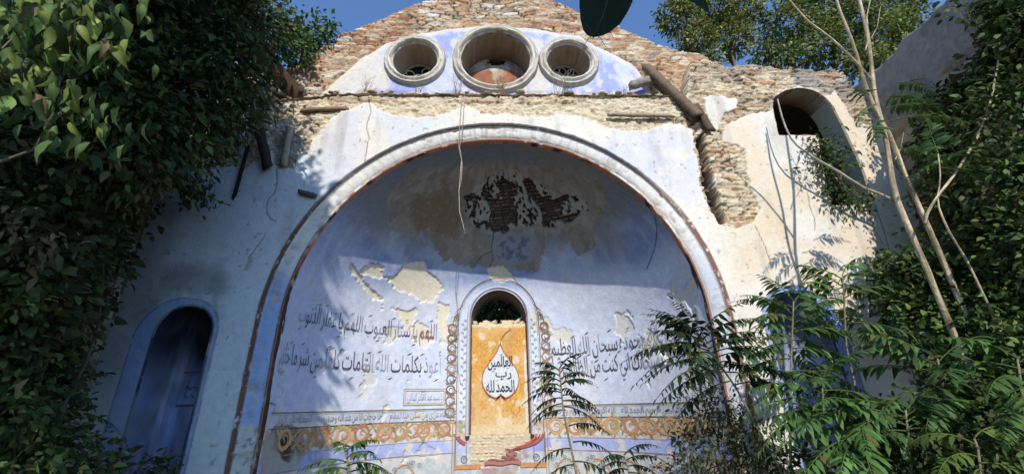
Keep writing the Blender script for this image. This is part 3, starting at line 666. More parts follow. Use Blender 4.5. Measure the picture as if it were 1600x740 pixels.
# vertical scroll vines and the patterned strips beside the middle window
for sg in (-1, 1):
    r = on_apse(); x0 = WX+sg*.845; n = 9; p = (2.92-1.36)/n
    for i in range(n):
        c = (x0+RNG.normal()*.004, 1.36+(i+.5)*p); q = 1 if i % 2 else -1; col = np.array(BRN)*RNG.uniform(.9, 1.6)
        r.line(spiral(c, .078, q*.3, q*.97, r1=.92), .024, col); r.line(spiral(c, .062, q*2, -q*.9, r1=.3), .013, col*1.3)
        r.line([(x0-q*.078, c[1]-p*.5), (x0+q*.02, c[1]-p*.25), (x0+q*.075, c[1])], .020, col, .008)
        for m in range(6): a = RNG.uniform(0, 2*pi); r.leaf((c[0]+.07*cos(a), c[1]+.07*sin(a)), a, .05, .02, (.30, .27, .20), .0085)
    r.line([(x0, 2.92), (x0-sg*.03, 3.03), (x0-sg*.09, 3.12), (x0-sg*.05, 2.98)], .014, BRN); r.line(spiral((x0-sg*.055, 3.01), .06, 1, sg*1.2), .011, BRN)
    r.line([(x0-sg*.02, 3.09), (x0-sg*.2, 3.28)], .014, BRN, taper=True)
    r.build('scroll_vine', M_PAINT, apse)
sw = on_apse()
def arch_line(R, zb, n=40):
    a = np.linspace(pi, 0, n); return np.concatenate([[(WX-R, zb)], np.stack([WX+R*cos_(a), WSP+R*sin_(a)], 1), [(WX+R, zb)]])
for R, w, c in ((.738, .014, BRN), (.71, .008, (.4, .36, .33)), (.557, .012, (.25, .2, .18))):
    A = arch_line(R, .60); sw.line(A, w, c, .012)
for sg in (-1, 1):
    for k in range(26):
        z = 1.14+k*.0724; sw.leaf((WX+sg*.633, z), pi/2+sg*(.6 if k % 2 else -.6), .06, .03, (.33, .37, .36), .012)
        sw.disc((WX+sg*(.59 if k % 2 else .676), z+.03), .011, (.40, .30, .26), .012, 6)
    sw.line([(WX+sg*.79, .5), (WX+sg*.79, 1.28)], .016, (.42, .24, .15)); sw.line([(WX+sg*.752, .5), (WX+sg*.752, 1.12)], .008, BRN)
sw.build('window_border', M_PAINT, apse)
# painted vase foot and cornice below the window
vs = on_apse(); RED = (.40, .11, .09)
for sg in (-1, 1):
    if sg < 0: vs.line([(WX-.72, 1.085), (WX-.69, 1.04), (WX-.64, 1.0), (WX-.58, .97)], .055, RED, .03); vs.line([(WX-.735, 1.09), (WX-.66, 1.09)], .02, (.5, .42, .42), .032)
    else:
        for k in range(3):
            vs.line([(WX+(.73-.055*k), 1.085), (WX+.70-.06*k, 1.03), (WX+.60-.07*k, .965-.01*k), (WX+.44-.08*k, .915-.016*k), (WX+.26-.05*k, .885-.02*k)], (.045, .018, .03)[k], np.array(RED)*(1, .6, 1.2)[k], .03)
    vs.line(spiral((WX+sg*.59, .74), .05, 0, 1, 20, 1), .012, (.12, .14, .20)); vs.line(spiral((WX+sg*.59, .74), .03, 0, 1, 12, .3), .012, (.2, .22, .3))
    vs.line([(WX+sg*.76, .632), (WX+sg*.32, .632)], .07, (.50, .25, .11), .014)
for z, a0, a1, w, c in ((.862, .08, .34, .016, (.10, .05, .05)), (.80, .10, .27, .05, (.36, .16, .13)), (.752, .02, .24, .03, (.30, .12, .10)), (.715, -.20, .30, .022, (.24, .10, .09)), (.672, -.26, .34, .05, (.38, .17, .14))):
    vs.line(np.stack([np.linspace(WX+a0, WX+a1, 9), z+.012*np.sin(np.arange(9)*1.3)], 1), w, c, .03)
vs.build('painted_vase', M_PAINT, apse)

# ---- middle window: frame, reveal, orange infill, writing
Yb0 = 2.66                                     # inner face of the apse at the window jambs
def arch_ring(mb, cx, zs, z0, prof, c, n=48):
    """sweep a profile of (radius, y) round an arched opening"""
    P = [(-1, 0, z) for z in np.linspace(z0, zs, 14)[:-1]]+[(cos(a), sin(a), zs) for a in np.linspace(pi, 0, n)]+[(1, 0, z) for z in np.linspace(zs, z0, 14)[1:]]
    V = [(cx+a*r, y, z+b*r) for a, b, z in P for r, y in prof]; m = len(prof)
    cc_ = np.asarray(c, float); cc_ = np.tile(cc_, (len(P), 1)) if cc_.ndim == 2 else cc_
    return mb.add(V, None, [(i*m+j, (i+1)*m+j, (i+1)*m+j+1, i*m+j+1) for i in range(len(P)-1) for j in range(m-1)], cc_)
fr = MB()
arch_ring(fr, WX, WSP, 1.085, [(.572, 2.33), (.569, 2.19), (.547, 2.165), (.528, 2.17), (.514, 2.20), (.505, 2.23)], np.array([(.5, .52, .58)]*4+[(.42, .40, .40)]*2))
frame = fr.build('window_frame', M_PLASTER, wall, True)
rv = MB(); arch_ring(rv, WX, WSP, 1.0, [(.505, 2.23), (.503, 2.38), (.476, 2.42), (.476, 2.92)], np.array([(.20, .12, .09), (.22, .14, .10), (.24, .18, .14), (.2, .16, .13)]))
rv.build('reveal', M_PLASTER, frame, True)
# orange painted infill with a broken top edge
def inf_sdf(X, Z):
    top = 2.914+.02*(np.floor(vn(X*7+.4, X*0, 131)*4)/4-.3)+.06*(vn(X*9, X*0, 132) > .66)
    return np.minimum(np.minimum(top-Z, Z-1.075), .485-np.abs(X-WX)+.012*(fbm(Z*9, Z*0, 133, 3)-.5))
CIRC = [(-.257, 2.547), (.257, 2.604), (-.257, 1.424), (.266, 1.462)]
def inf_fn(X, Z):
    n2 = fbm(X*4, Z*4, 134); n3 = fbm(X*12, Z*12, 135); n4 = fbm(X*30, Z*30, 136, 3)
    C = np.tile(np.array([.64, .345, .085]), (len(X), 1)); C = mix(C, (.66, .37, .10), ss(.45, .6, n2)*.7); C = mix(C, (.55, .27, .07), ss(.5, .62, n3)*.4)
    C = mix(C, (.68, .55, .34), ss(1.55, 1.1, Z+.3*(n2-.5))*.6)
    gx_ = np.round(X/.075); gz_ = np.round(Z/.09); ox = (_h(gx_.astype(int)+50, gz_.astype(int)+50, 3)-.5)*.04
    C = mix(C, (.35, .17, .08), ss(.020, .010, np.hypot((X-gx_*.075-ox)*1.7, Z-gz_*.09+ox))*.8)
    for cx, cz in CIRC: C = mix(C, (.40, .2, .08), ss(.012, .006, np.abs(np.hypot(X-WX-cx, Z-cz)-.075))*.7)
    C = mix(C, (.66, .44, .22), ss(.42, .62, fbm(X*2.1, Z*1.3, 138))*.6); C = mix(C, (.50, .30, .13), ss(.55, .70, fbm(X*6, Z*.9, 139))*.5); C = mix(C, (.70, .60, .44), ss(.62, .66, fbm(X*7, Z*7, 143, 4))*.7)
    top = ss(2.833, 2.87, Z+.04*(n3-.5)); C = mix(C, (.70, .58, .38), top)
    rgt = ss(.438, .457, X+.03*(n3-.5))*ss(2.55, 2.26, Z); C = mix(C, (.68, .62, .52), rgt)
    bot = ss(1.233, 1.195, Z+.08*(n2-.5)); C = mix(C, (.66, .52, .31), bot)
    C *= (.85+.3*n4)[:, None]
    return -(.008*(n3-.5)+.02*top*(vn(X*9, Z*5, 137)-.3)), C
panel = sheet('orange_infill', -.53, .56, 1.03, 3.1, .0125, inf_sdf, inf_fn, M_PLASTER, frame, thick=.16, Yb=2.33)
# low patch of bricks showing behind the broken top
bk = MB()
for k in range(9):
    if k in (4,): continue
    x = -.428+k*.1075; bk.beam((x-.046, 2.42, 2.93+RNG.uniform(-.02, .05)), (x+.046, 2.42, 2.93+RNG.uniform(-.02, .04)), .14, .06, (0, 0, 1), np.array([.66, .54, .36])*RNG.uniform(.7, 1.05), .006)
bk.build('brick_course', M_PLASTER, frame)

def flat(Y):
    r = Ribbon(); r.f = lambda a, b, off: np.stack([a, np.full(np.shape(a), Y)-off, b], -1); return r
# leaf-shaped white medallion on the infill
k = np.linspace(0, 1, 60); ml = []
def med(scale=1.0):
    pts = [(0, 1.0), (.07, .84), (.22, .62), (.36, .42), (.42, .2), (.38, 0), (.26, -.16), (.1, -.24), (.03, -.20), (0, -.15)]
    pts = pts+[(-x, y) for x, y in pts[-2:0:-1]]
    P = np.array(pts); Q = np.concatenate([P, P[:1]]); out = []
    for i in range(len(P)):          # smooth with Catmull-Rom
        p0, p1, p2, p3 = P[i-1], P[i], P[(i+1) % len(P)], P[(i+2) % len(P)]
        for t in np.linspace(0, 1, 6)[:-1]:
            out.append(.5*((2*p1)+(-p0+p2)*t+(2*p0-5*p1+4*p2-p3)*t*t+(-p0+3*p1-3*p2+p3)*t**3))
    return np.array(out)
MO = np.array([WX+.02, 1.824]); MS = np.array([.76, .72]); mp = med()*MS+MO
md = flat(2.320); cen = mp.mean(0)
Vm = np.concatenate([[cen], mp]); nm = len(mp)
md.add(md.f(Vm[:, 0], Vm[:, 1], .012), [(0, 1+i, 1+(i+1) % nm) for i in range(nm)], None, (.60, .63, .66))
medal = md.build('leaf_medallion', M_PAINT, frame)
mo = flat(2.320); mo.line(mp, .020, (.46, .17, .07), .016, closed=True)
mo.line([(MO[0], MO[1]+.70), (MO[0]+.02, MO[1]+.82), (MO[0]+.09, MO[1]+.92), (MO[0]+.20, MO[1]+1.0)], .014, (.38, .18, .09), .016)
for sg in (-1, 1): mo.line([(MO[0], MO[1]-.12), (MO[0]+sg*.06, MO[1]-.17), (MO[0]+sg*.1, MO[1]-.2)], .03, (.50, .16, .10), .016, taper=True)
mo.build('medallion_outline', M_PAINT, frame)

# ---- writing
SH = {'ا': (0xFE8D, 0xFE8E, 0, 0), 'أ': (0xFE83, 0xFE84, 0, 0), 'ب': (0xFE8F, 0xFE90, 0xFE91, 0xFE92), 'ت': (0xFE95, 0xFE96, 0xFE97, 0xFE98), 'ح': (0xFEA1, 0xFEA2, 0xFEA3, 0xFEA4), 'خ': (0xFEA5, 0xFEA6, 0xFEA7, 0xFEA8), 'د': (0xFEA9, 0xFEAA, 0, 0), 'ذ': (0xFEAB, 0xFEAC, 0, 0), 'ر': (0xFEAD, 0xFEAE, 0, 0), 'س': (0xFEB1, 0xFEB2, 0xFEB3, 0xFEB4), 'ش': (0xFEB5, 0xFEB6, 0xFEB7, 0xFEB8), 'ظ': (0xFEC5, 0xFEC6, 0xFEC7, 0xFEC8), 'ع': (0xFEC9, 0xFECA, 0xFECB, 0xFECC), 'غ': (0xFECD, 0xFECE, 0xFECF, 0xFED0), 'ف': (0xFED1, 0xFED2, 0xFED3, 0xFED4), 'ق': (0xFED5, 0xFED6, 0xFED7, 0xFED8), 'ك': (0xFED9, 0xFEDA, 0xFEDB, 0xFEDC), 'ل': (0xFEDD, 0xFEDE, 0xFEDF, 0xFEE0), 'م': (0xFEE1, 0xFEE2, 0xFEE3, 0xFEE4), 'ن': (0xFEE5, 0xFEE6, 0xFEE7, 0xFEE8), 'ه': (0xFEE9, 0xFEEA, 0xFEEB, 0xFEEC), 'و': (0xFEED, 0xFEEE, 0, 0), 'ي': (0xFEF1, 0xFEF2, 0xFEF3, 0xFEF4)}
def shape(s):
    out = []; n = len(s)
    for i, c in enumerate(s):
        if c not in SH: out.append(c); continue
        pv = i > 0 and s[i-1] in SH and SH[s[i-1]][2]; nx_ = i < n-1 and s[i+1] in SH and SH[c][2]
        out.append(chr(SH[c][(3 if nx_ else 1) if pv else (2 if nx_ else 0)]))
    return ''.join(reversed(out))
def text_mesh(txt, bold, sp=.55):
    cu = bpy.data.curves.new('lettering', 'FONT'); cu.body = shape(txt); cu.offset = bold; cu.space_word = sp; cu.resolution_u = 4
    o = bpy.data.objects.new('lettering', cu); COL.objects.link(o); dg = bpy.context.evaluated_depsgraph_get(); dg.update()
    me = bpy.data.meshes.new_from_object(o.evaluated_get(dg)); V = np.empty(len(me.vertices)*3); me.vertices.foreach_get('co', V); V = V.reshape(-1, 3)
    Fc = [tuple(p.vertices) for p in me.polygons]; bpy.data.objects.remove(o); bpy.data.meshes.remove(me); bpy.data.curves.remove(cu)
    return V, Fc
def write(txt, s0, s1, base, hgt, col, fmap, parent, bold=.012, marks=0, off=.010, slope=0, sp=.55, col2=None):
    """letters between s0 and s1 along a baseline, alif height hgt, mapped on the painted surface"""
    V, Fc = text_mesh(txt, bold, sp); x0, x1 = V[:, 0].min(), V[:, 0].max()
    u = s0+(V[:, 0]-x0)/(x1-x0)*(s1-s0); v = base+V[:, 1]/.72*hgt+slope*(u-s0)
    u = u-.02*(v-base-slope*(u-s0))
    P = fmap(u, v, off); me = bpy.data.meshes.new('inscription'); me.from_pydata(P.tolist(), [], Fc); me.update()
    C = np.tile(np.array(col, float), (len(P), 1))
    if col2 is not None: C = mix(C, col2, ss(.48, .56, fbm(u*2.2, v*.5, 141)))
    C = mix(C, (.40, .40, .48), ss(.44, .60, fbm(u*6, v*8, 142))*(.85 if fmap is apse_pt else .25))
    r = Ribbon(); r.f = fmap
    if marks:
        for k in range(marks):
            q = s0+(s1-s0)*(k+RNG.uniform(.2, .8))/marks; z = base+slope*(q-s0)+hgt*(RNG.uniform(1.0, 1.18) if k % 3 else -RNG.uniform(.38, .5)); w = hgt*.16
            r.line([(q-w, z-w*.45), (q+w, z+w*.45)], hgt*.055, C[0], off, taper=True)
    mv = np.concatenate(r.V) if r.V else np.zeros((0, 3)); mq = [tuple(int(i)+len(P) for i in q) for Q in r.Q for q in Q]
    bpy.data.meshes.remove(me); me = bpy.data.meshes.new('inscription'); me.from_pydata(P.tolist()+mv.tolist(), [], Fc+mq); me.update()
    C = np.concatenate([C, np.tile(np.array(col, float), (len(mv), 1))])
    a = me.color_attributes.new('Col', 'FLOAT_COLOR', 'POINT'); a.data.foreach_set('color', np.concatenate([C, np.ones((len(C), 1))], 1).astype(np.float32).ravel())
    me.materials.append(M_PAINT); o = bpy.data.objects.new('inscription', me); COL.objects.link(o); put(o, parent)
    return o
def A_(x): return math.asin(x/R2)*R2
INK, INKR = (.085, .07, .08), (.26, .10, .08)
write('اللهم يا ستار العيوب اللهم يا غفار الذنوب', -3.74, -1.118, 2.65, .25, INK, apse_pt, apse, -.004, 11, col2=INKR)
write('أعوذ بكلمات الله التامات كلها من شر ما خلق', -4.10, -1.013, 2.078, .27, INK, apse_pt, apse, -.002, 13)
write('سبحان الله وبحمده سبحان الله العظيم', .95, 3.45, 2.325, .29, INK, apse_pt, apse, -.003, 10)
write('لا اله الا أنت سبحانك اني كنت من الظالمين', 1.06, 3.6, 2.005, .27, INK, apse_pt, apse, -.003, 10)
bxs = on_apse(); b0, b1, z0, z1 = -1.635, -.92, 1.57, 1.815
for e, w, c in ((0, .012, (.30, .26, .19)), (.028, .009, (.40, .35, .25)), (.014, .022, (.58, .56, .46))):
    bxs.line([(b0+e, z0+e), (b1-e, z0+e), (b1-e, z1-e), (b0+e, z1-e)], w, c, .009 if w < .02 else .008, closed=True)
bxs.build('name_box', M_PAINT, apse)
write('يا سيد عبد القادر كيلاني', b0+.06, b1-.05, 1.645, .11, GREY, apse_pt, apse, .006, 5)
write('السلام على من سكن هذا المقام', -1.85, -.80, 1.385, .10, GREY, apse_pt, apse, .006, 6)
write('لا حاجات الا من عند الله وحده رحمه', -3.05, -2.02, 1.385, .10, GREY, apse_pt, apse, .006, 7)
write('الحمد لله على كل حال', -3.85, -3.15, 1.385, .10, GREY, apse_pt, apse, .006, 5)
write('الله اكرم من كل كريم وارحم', .95, 2.0, 1.385, .10, GREY, apse_pt, apse, .006, 6)
write('بسم الله الرحمن الرحيم الحمد لله', 2.1, 3.5, 1.385, .10, GREY, apse_pt, apse, .006, 6)
fm = lambda a, b, off: np.stack([a, np.full(np.shape(a), 2.320)-off, b], -1)
for txt, x0, x1, z, h in (('العالمين', -.225, .215, 2.167, .18), ('رب', -.09, .19, 1.995, .14), ('الحمد لله', -.25, .24, 1.75, .19)):
    write(txt, MO[0]+x0, MO[0]+x1, z, h, (.03, .035, .04), fm, frame, .016, 3, .018, sp=.4)

# ---- round windows
def ring_mesh(mb, cx, cz, prof, cols, n=96, Y=GY_, squash=1):
    V = []; a = np.linspace(0, 2*pi, n+1)[:-1]; m = len(prof); C = []
    for i, t in enumerate(a):
        for j, (r, y) in enumerate(prof):
            r2 = r*(1+.022*(vn(np.array(t*6), np.array(j*.2+cx), 150)-.5)); V.append((cx+r2*cos(t), Y+y, cz+r2*sin(t)))
            k_ = float(ss(.55, .72, fbm(np.array([t*2.6]), np.array([j*.22+cx*3]), 154))[0]); V[-1] = (V[-1][0], V[-1][1]+.018*k_, V[-1][2]); C.append((np.array(cols[j])*(1-.6*k_)+np.array([.34, .28, .21])*.6*k_)*(.76+.48*vn(np.array(t*14), np.array(j*.9+cx*3), 151)))
    return mb.add(V, None, [(i*m+j, ((i+1) % n)*m+j, ((i+1) % n)*m+j+1, i*m+j+1) for i in range(n) for j in range(m-1)], np.array(C))
WHT, GRY2, TAN2 = (.66, .62, .53), (.42, .39, .34), (.40, .33, .25)
for key, (cx, cz, R, ri, dp) in OCU.items():
    w = R-ri; mb = MB()
    prof = [(R+.012, .03), (R+.010, -.05), (R-.004, -.085), (R-.022, -.09), (R-.036, -.07), (R-.05, -.075)]
    for t in np.linspace(.2, 1, 7): prof.append((R-.05-(w-.075)*t, -.075-.055*sin(pi*t)*.8))
    prof += [(ri+.022, -.055), (ri+.012, -.05), (ri, -.02)]
    cols = [GRY2, GRY2, (.30, .28, .25), WHT, GRY2, WHT]+[WHT]*7+[GRY2, WHT, TAN2]
    ow = ring_mesh(mb, cx, cz, prof, cols).build('round_window', M_PLASTER, wall, True)
    mb = MB(); r_end = ri*(.97 if key == 'c' else .80)
    ring_mesh(mb, cx, cz, [(ri, -.02), (ri, .10), (ri-(ri-r_end)*.5, dp*.7), (r_end, dp), (r_end, dp+(.36 if key == 'c' else .05))], [TAN2, (.34, .27, .20), (.30, .24, .18), (.26, .24, .22), (.2, .18, .16)])
    mb.build('reveal', M_PLASTER, ow, True)
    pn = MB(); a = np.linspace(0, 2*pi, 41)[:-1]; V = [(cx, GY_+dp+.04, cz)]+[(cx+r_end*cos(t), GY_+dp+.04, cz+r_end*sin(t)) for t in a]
    if key == 'c':
        # rusted sheet-metal half dome closing the opening, with a hole at its top, before a near-black disc in place of the dark behind
        pn.add(np.array(V)+[0, .25, 0], [(0, 1+i, 1+(i+1) % 40) for i in range(40)], None, (.03, .028, .026)); pn.build('dark_backing', M_BACKING, ow)
        rs = MB(); n, m = 48, 14; V = []; T = []
        for i in range(n+1):
            for j in range(m+1):
                t = pi*i/n*2; r = .62*j/m; x = r*cos(t)*.93; z = r*sin(t)*.93-.01
                y = dp-.02-.10*(1-(j/m)**2)
                V.append((cx+x, GY_+y, cz+z))
        q = [(i*(m+1)+j, (i+1)*(m+1)+j, (i+1)*(m+1)+j+1, i*(m+1)+j+1) for i in range(n) for j in range(m)]
        V = np.array(V); cen_ = V[np.array(q)].mean(1); keep = ~(((cen_[:, 0]-cx-.02)/.17)**2+((cen_[:, 2]-cz-.43)/.13)**2 < 1)
        nn = fbm(V[:, 0]*5, V[:, 2]*4, 152); n2_ = fbm(V[:, 0]*9, V[:, 2]*2, 153)
        cr = mix(np.tile(np.array([.30, .13, .075]), (len(V), 1)), (.42, .32, .25), ss(.5, .62, nn)); cr = mix(cr, (.46, .12, .06), ss(.12, .4, V[:, 0]-cx)*.7)
        cr = mix(cr, (.50, .47, .42), ss(.14, .24, V[:, 2]-cz+.15*(nn-.5))*.8); cr = mix(cr, (.14, .07, .05), ss(.58, .7, n2_)*.6)
        rs.add(V, None, np.array(q)[keep], cr); rs.build('rusty_sheet', M_RUST, ow, True)
    else:
        pn.add(V, [(0, 1+i, 1+(i+1) % 40) for i in range(40)], None, (.03, .03, .03)); pn.build('dark_backing', M_BACKING, ow)  # near-black disc added in place of the darkness behind the tracery
        tr = MB(); tc_ = (.50, .45, .36); Yt = GY_+dp-.01; c2 = cz-.02
        t = np.linspace(0, 2*pi, 30)
        tr.tube(np.stack([cx+.072*cos_(t), Yt+0*t, c2+.085*sin_(t)], 1), .017, tc_, 6, cap=False)
        tr.tube(np.stack([cx+(r_end-.01)*cos_(t), Yt+0*t, cz+(r_end-.01)*sin_(t)], 1), .022, (.34, .29, .22), 6, cap=False)
        broke = 2 if key == 'l' else 5
        for kk in range(8):
            if kk == broke: continue
            a0 = kk*pi/4+.2
            for s_ in (-1, 1):
                f = np.linspace(0, 1, 10); aa = a0+s_*.36*sin_(f*pi)*.9; rr_ = .08+(r_end-.09)*f
                tr.tube(np.stack([cx+rr_*cos_(aa), Yt+0*f, c2+rr_*sin_(aa)], 1), .011, tc_, 5)
        tr.build('tracery', M_PLASTER, ow, True)
        gb = MB(); a = np.linspace(0, 2*pi, 21)[:-1]; gb.add([(cx, Yt+.01, c2)]+[(cx+.07*cos(q), Yt+.01, c2+.082*sin(q)) for q in a], [(0, 1+i, 1+(i+1) % 20) for i in range(20)], None, (.32, .40, .50))
        gb.build('boss', M_PAINT, ow)

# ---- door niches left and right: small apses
def niche(cx, R, zs, depth, c_low, c_hi):  # c_hi darkens the niche head: conch shade painted into the colour
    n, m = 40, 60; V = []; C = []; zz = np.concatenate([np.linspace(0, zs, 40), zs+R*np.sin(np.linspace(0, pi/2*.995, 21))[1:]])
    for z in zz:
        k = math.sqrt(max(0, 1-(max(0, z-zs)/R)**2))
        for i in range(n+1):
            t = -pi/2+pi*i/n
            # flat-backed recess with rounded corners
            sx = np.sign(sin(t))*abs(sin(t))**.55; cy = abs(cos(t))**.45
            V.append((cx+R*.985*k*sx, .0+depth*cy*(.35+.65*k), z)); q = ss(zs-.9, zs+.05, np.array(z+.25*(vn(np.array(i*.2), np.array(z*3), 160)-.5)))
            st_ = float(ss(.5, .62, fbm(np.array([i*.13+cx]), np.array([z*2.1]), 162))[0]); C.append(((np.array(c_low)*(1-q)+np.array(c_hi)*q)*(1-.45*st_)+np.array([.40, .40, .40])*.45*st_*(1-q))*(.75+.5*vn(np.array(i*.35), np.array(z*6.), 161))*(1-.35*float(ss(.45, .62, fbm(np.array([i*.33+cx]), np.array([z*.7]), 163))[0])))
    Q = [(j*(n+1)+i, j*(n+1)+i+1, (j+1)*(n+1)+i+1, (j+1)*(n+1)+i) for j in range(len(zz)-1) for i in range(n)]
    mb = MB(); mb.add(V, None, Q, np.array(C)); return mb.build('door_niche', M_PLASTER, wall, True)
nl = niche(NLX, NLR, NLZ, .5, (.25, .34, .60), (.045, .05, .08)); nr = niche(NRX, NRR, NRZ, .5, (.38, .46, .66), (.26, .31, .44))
fp = flat(.485); fp.line([(NLX-.21, 1.62), (NLX+.21, 1.62), (NLX+.21, 2.02), (NLX-.21, 2.02)], .03, (.10, .10, .15), .004, closed=True)
for kk in range(2): fp.line([(NLX-.13+j*.03, 1.83-.1*kk+.03*sin(j*2.3+kk)) for j in range(9)], .012, (.07, .07, .12), .004)
fp.build('faded_panel', M_PAINT, nl)

# ---- high window on the right: closed box added behind to keep it dark, plastered right jamb, low infill
wo = thing('high_window', (5.0, 0, 4.2), None, None); put(wo, wall)
rm = MB(); x0, x1, y0, y1, z0, z1 = 4.35, 6.25, .40, 2.2, 3.9, 6.55
V = [(x0, y0, z0), (x1, y0, z0), (x1, y1, z0), (x0, y1, z0), (x0, y0, z1), (x1, y0, z1), (x1, y1, z1), (x0, y1, z1)]
rm.add(V, None, [(0, 1, 2, 3), (7, 6, 5, 4), (1, 5, 6, 2), (3, 2, 6, 7), (0, 3, 7, 4)], (.10, .08, .06)); rm.build('dark_box', M_DARK, wo)
jb = MB()
pr = [at(x, y)+np.array([.004, 0, 0]) for x, y in ((1294, 157), (1305, 171), (1318, 196), (1330, 222), (1342, 248), (1352, 272), (1365, 317))]
V = []
for q in pr: V += [q+[-.012, .03, 0], q+[-.012, .41, 0]]
jb.add(V, None, [(2*i, 2*i+1, 2*i+3, 2*i+2) for i in range(len(pr)-1)], (.42, .46, .36)); jb.build('plastered_jamb', M_PLASTER, wo)

# ------------------------------------------------------------------ side walls
def rough_wall(name, A, B, z_of, thick, label, colfn, seed):
    """a standing length of ruined wall from A to B in plan, ragged top"""
    A = np.array(A, float); B = np.array(B, float); L = np.linalg.norm(B-A); d = (B-A)/L; nrm = np.array([d[1], -d[0]])
    nu = int(L/.03)+1; nv = 160; u = np.linspace(0, L, nu); zt = z_of(u)+.18*(fbm(u*4, u*0, seed)-.5)
    V = []; C = []
    for side in (0, 1):
        U, K = np.meshgrid(u, np.linspace(0, 1, nv)); Z = K*zt[None]; U = U.ravel(); Z = Z.ravel()
        c, h = colfn(U, Z); off = (h if side == 0 else -thick-h)
        V.append(np.stack([A[0]+d[0]*U+nrm[0]*off, A[1]+d[1]*U+nrm[1]*off, Z], 1)); C.append(c)
    ii = np.arange(nu*nv).reshape(nv, nu); q = np.stack([ii[:-1, :-1], ii[:-1, 1:], ii[1:, 1:], ii[1:, :-1]], -1).reshape(-1, 4); N = nu*nv
    cap = np.stack([ii[-1, :-1], ii[-1, 1:], ii[-1, 1:]+N, ii[-1, :-1]+N], -1)
    e0 = np.stack([ii[:-1, 0], ii[1:, 0], ii[1:, 0]+N, ii[:-1, 0]+N], -1); e1 = np.stack([ii[:-1, -1], ii[1:, -1], ii[1:, -1]+N, ii[:-1, -1]+N], -1)
    o = mesh_np(name, np.concatenate(V), [q, q[:, ::-1]+N, cap, e0, e1], M_PLASTER, None, np.concatenate(C), True)
    return tag(o, label, 'wall')
def on_x(x, y, X):
    d = ray(x, y); t = (X-CAMP[0])/d[0]; return CAMP+d*t
SWT = np.array([on_x(x, y, 6.15)[[1, 2]] for x, y in ((1345, 128), (1366, 109), (1400, 78), (1430, 45), (1475, 3), (1520, -55))])
def swz(u): return np.interp(u, .35-SWT[:, 0], SWT[:, 1])*np.interp(u, [0, 3.0, 3.55], [1, 1, .85])
def grey_fn(u, z):
    n2 = fbm(u*2.5, z*2.5, 170); n3 = fbm(u*9, z*9, 171); hm, ra, rb = rubble(u, z, .35, .2, 172)
    n4 = fbm(u*26, z*26, 174, 3); C = np.tile(np.array([.27, .255, .235]), (len(u), 1)); C = mix(C, (.17, .155, .14), ss(.48, .65, n2)*.7); C = mix(C, (.36, .33, .28), ss(.5, .62, n3)*.4); C *= (.7+.6*n4)[:, None]
    bare = ss(.02, -.02, z-5.5+1.0*(n2-.5)); C = C*(1-bare[:, None])+bare[:, None]*mix(np.tile(np.array([.3, .24, .18]), (len(u), 1)), pick(ra, STC, STW)*.6, hm)
    return C, .04*(n2-.5)+bare*(.06*hm*rb-.03)+.02*(n3-.5)
def blue_fn(u, z):
    n2 = fbm(u*2.5, z*2.5, 180); n3 = fbm(u*9, z*9, 181); C = np.tile(np.array([.52, .54, .60]), (len(u), 1)); C = mix(C, (.6, .56, .48), ss(.5, .62, n2)); return C, .015*(n3-.5)
rough_wall('side_wall', (6.15, .35), (6.15, -3.2), swz, .55, 'tall grey ruined wall with ivy at the upper right of the end wall', grey_fn, 173)
rough_wall('wall_stub', (5.2, -.03), (5.35, -.95), lambda u: np.interp(u, [0, .3, .95], [2.95, 2.7, 2.2]), .45, 'low shaded pale wall stub jutting out at the lower right beside the bushes', blue_fn, 183)
rough_wall('side_wall', (-4.95, -3.6), (-4.8, .1), lambda u: np.interp(u, [0, 1.5, 3.0, 3.7], [4.6, 5.4, 5.75, 5.75]), .5, 'ruined side wall buried under dark creeper at the left edge', grey_fn, 193)

# ------------------------------------------------------------------ broken roof timbers
def timber(a, b, Ya, Yb_, w, h, label, col, name='roof_beam', cat='beam', rag=.008):
    mb = MB(); p = at(*a, Ya); q = at(*b, Yb_); mb.beam(p, q, w, h, (0, 1, .2), col, rag)
    V0 = (p+q)/2
    o = mb.build(name, M_WOOD); return tag(o, label, cat)
timber((421, 98), (482, 174), -.22, .24, .25, .17, 'thick brown broken roof beam slanting down to the ledge on the left', (.085, .05, .034))
timber((418, 150), (470, 176), .05, .30, .18, .14, 'short dark beam stub lying level under the slanting left roof beam', (.10, .07, .05))
timber((412, 108), (406, 222), -.15, -.08, .10, .09, 'upright grey post standing among leaves at the left end of the ledge', (.24, .22, .19), 'wooden_post', 'post')
timber((404, 200), (419, 262), -.14, -.06, .13, .05, 'dark splintered plank pointing down on the white wall left of the arch', (.06, .05, .045), 'broken_plank', 'plank')
timber((362, 205), (360, 246), -.2, -.15, .2, .06, 'dark stubby board hanging among leaves over the pale patch', (.08, .065, .05), 'broken_board', 'board')
timber((388, 228), (366, 308), -.05, -.02, .035, .035, 'thin dark rod hanging slantwise on the shaded white wall', (.02, .02, .022), 'hanging_rod', 'rod', .002)
timber((470, 300), (492, 306), -.03, -.02, .07, .05, 'small grey stick of wood set in the wall beside the arch', (.10, .10, .10), 'wood_peg', 'peg', .004)
timber((455, 196), (443, 262), -.04, -.03, .08, .09, 'pale upright wooden stud beside the stony patch left of the arch', (.36, .31, .24), 'wooden_stud', 'stud')
timber((1008, 104), (1092, 182), .12, -.12, .125, .10, 'long brown roof beam slanting down over the right end of the ledge', (.17, .125, .085))
timber((1020, 122), (1086, 188), .22, -.04, .12, .10, 'darker roof beam lying close under the long right beam', (.11, .08, .06))
timber((984, 134), (1030, 122), .10, .16, .12, .10, 'short grey wooden block under the upper end of the right beam', (.25, .23, .20), 'wood_block', 'block')
timber((1086, 165), (1112, 205), -.06, -.05, .11, .05, 'dark splintered board hanging at the lower end of the right beam', (.12, .09, .065), 'broken_board', 'board')
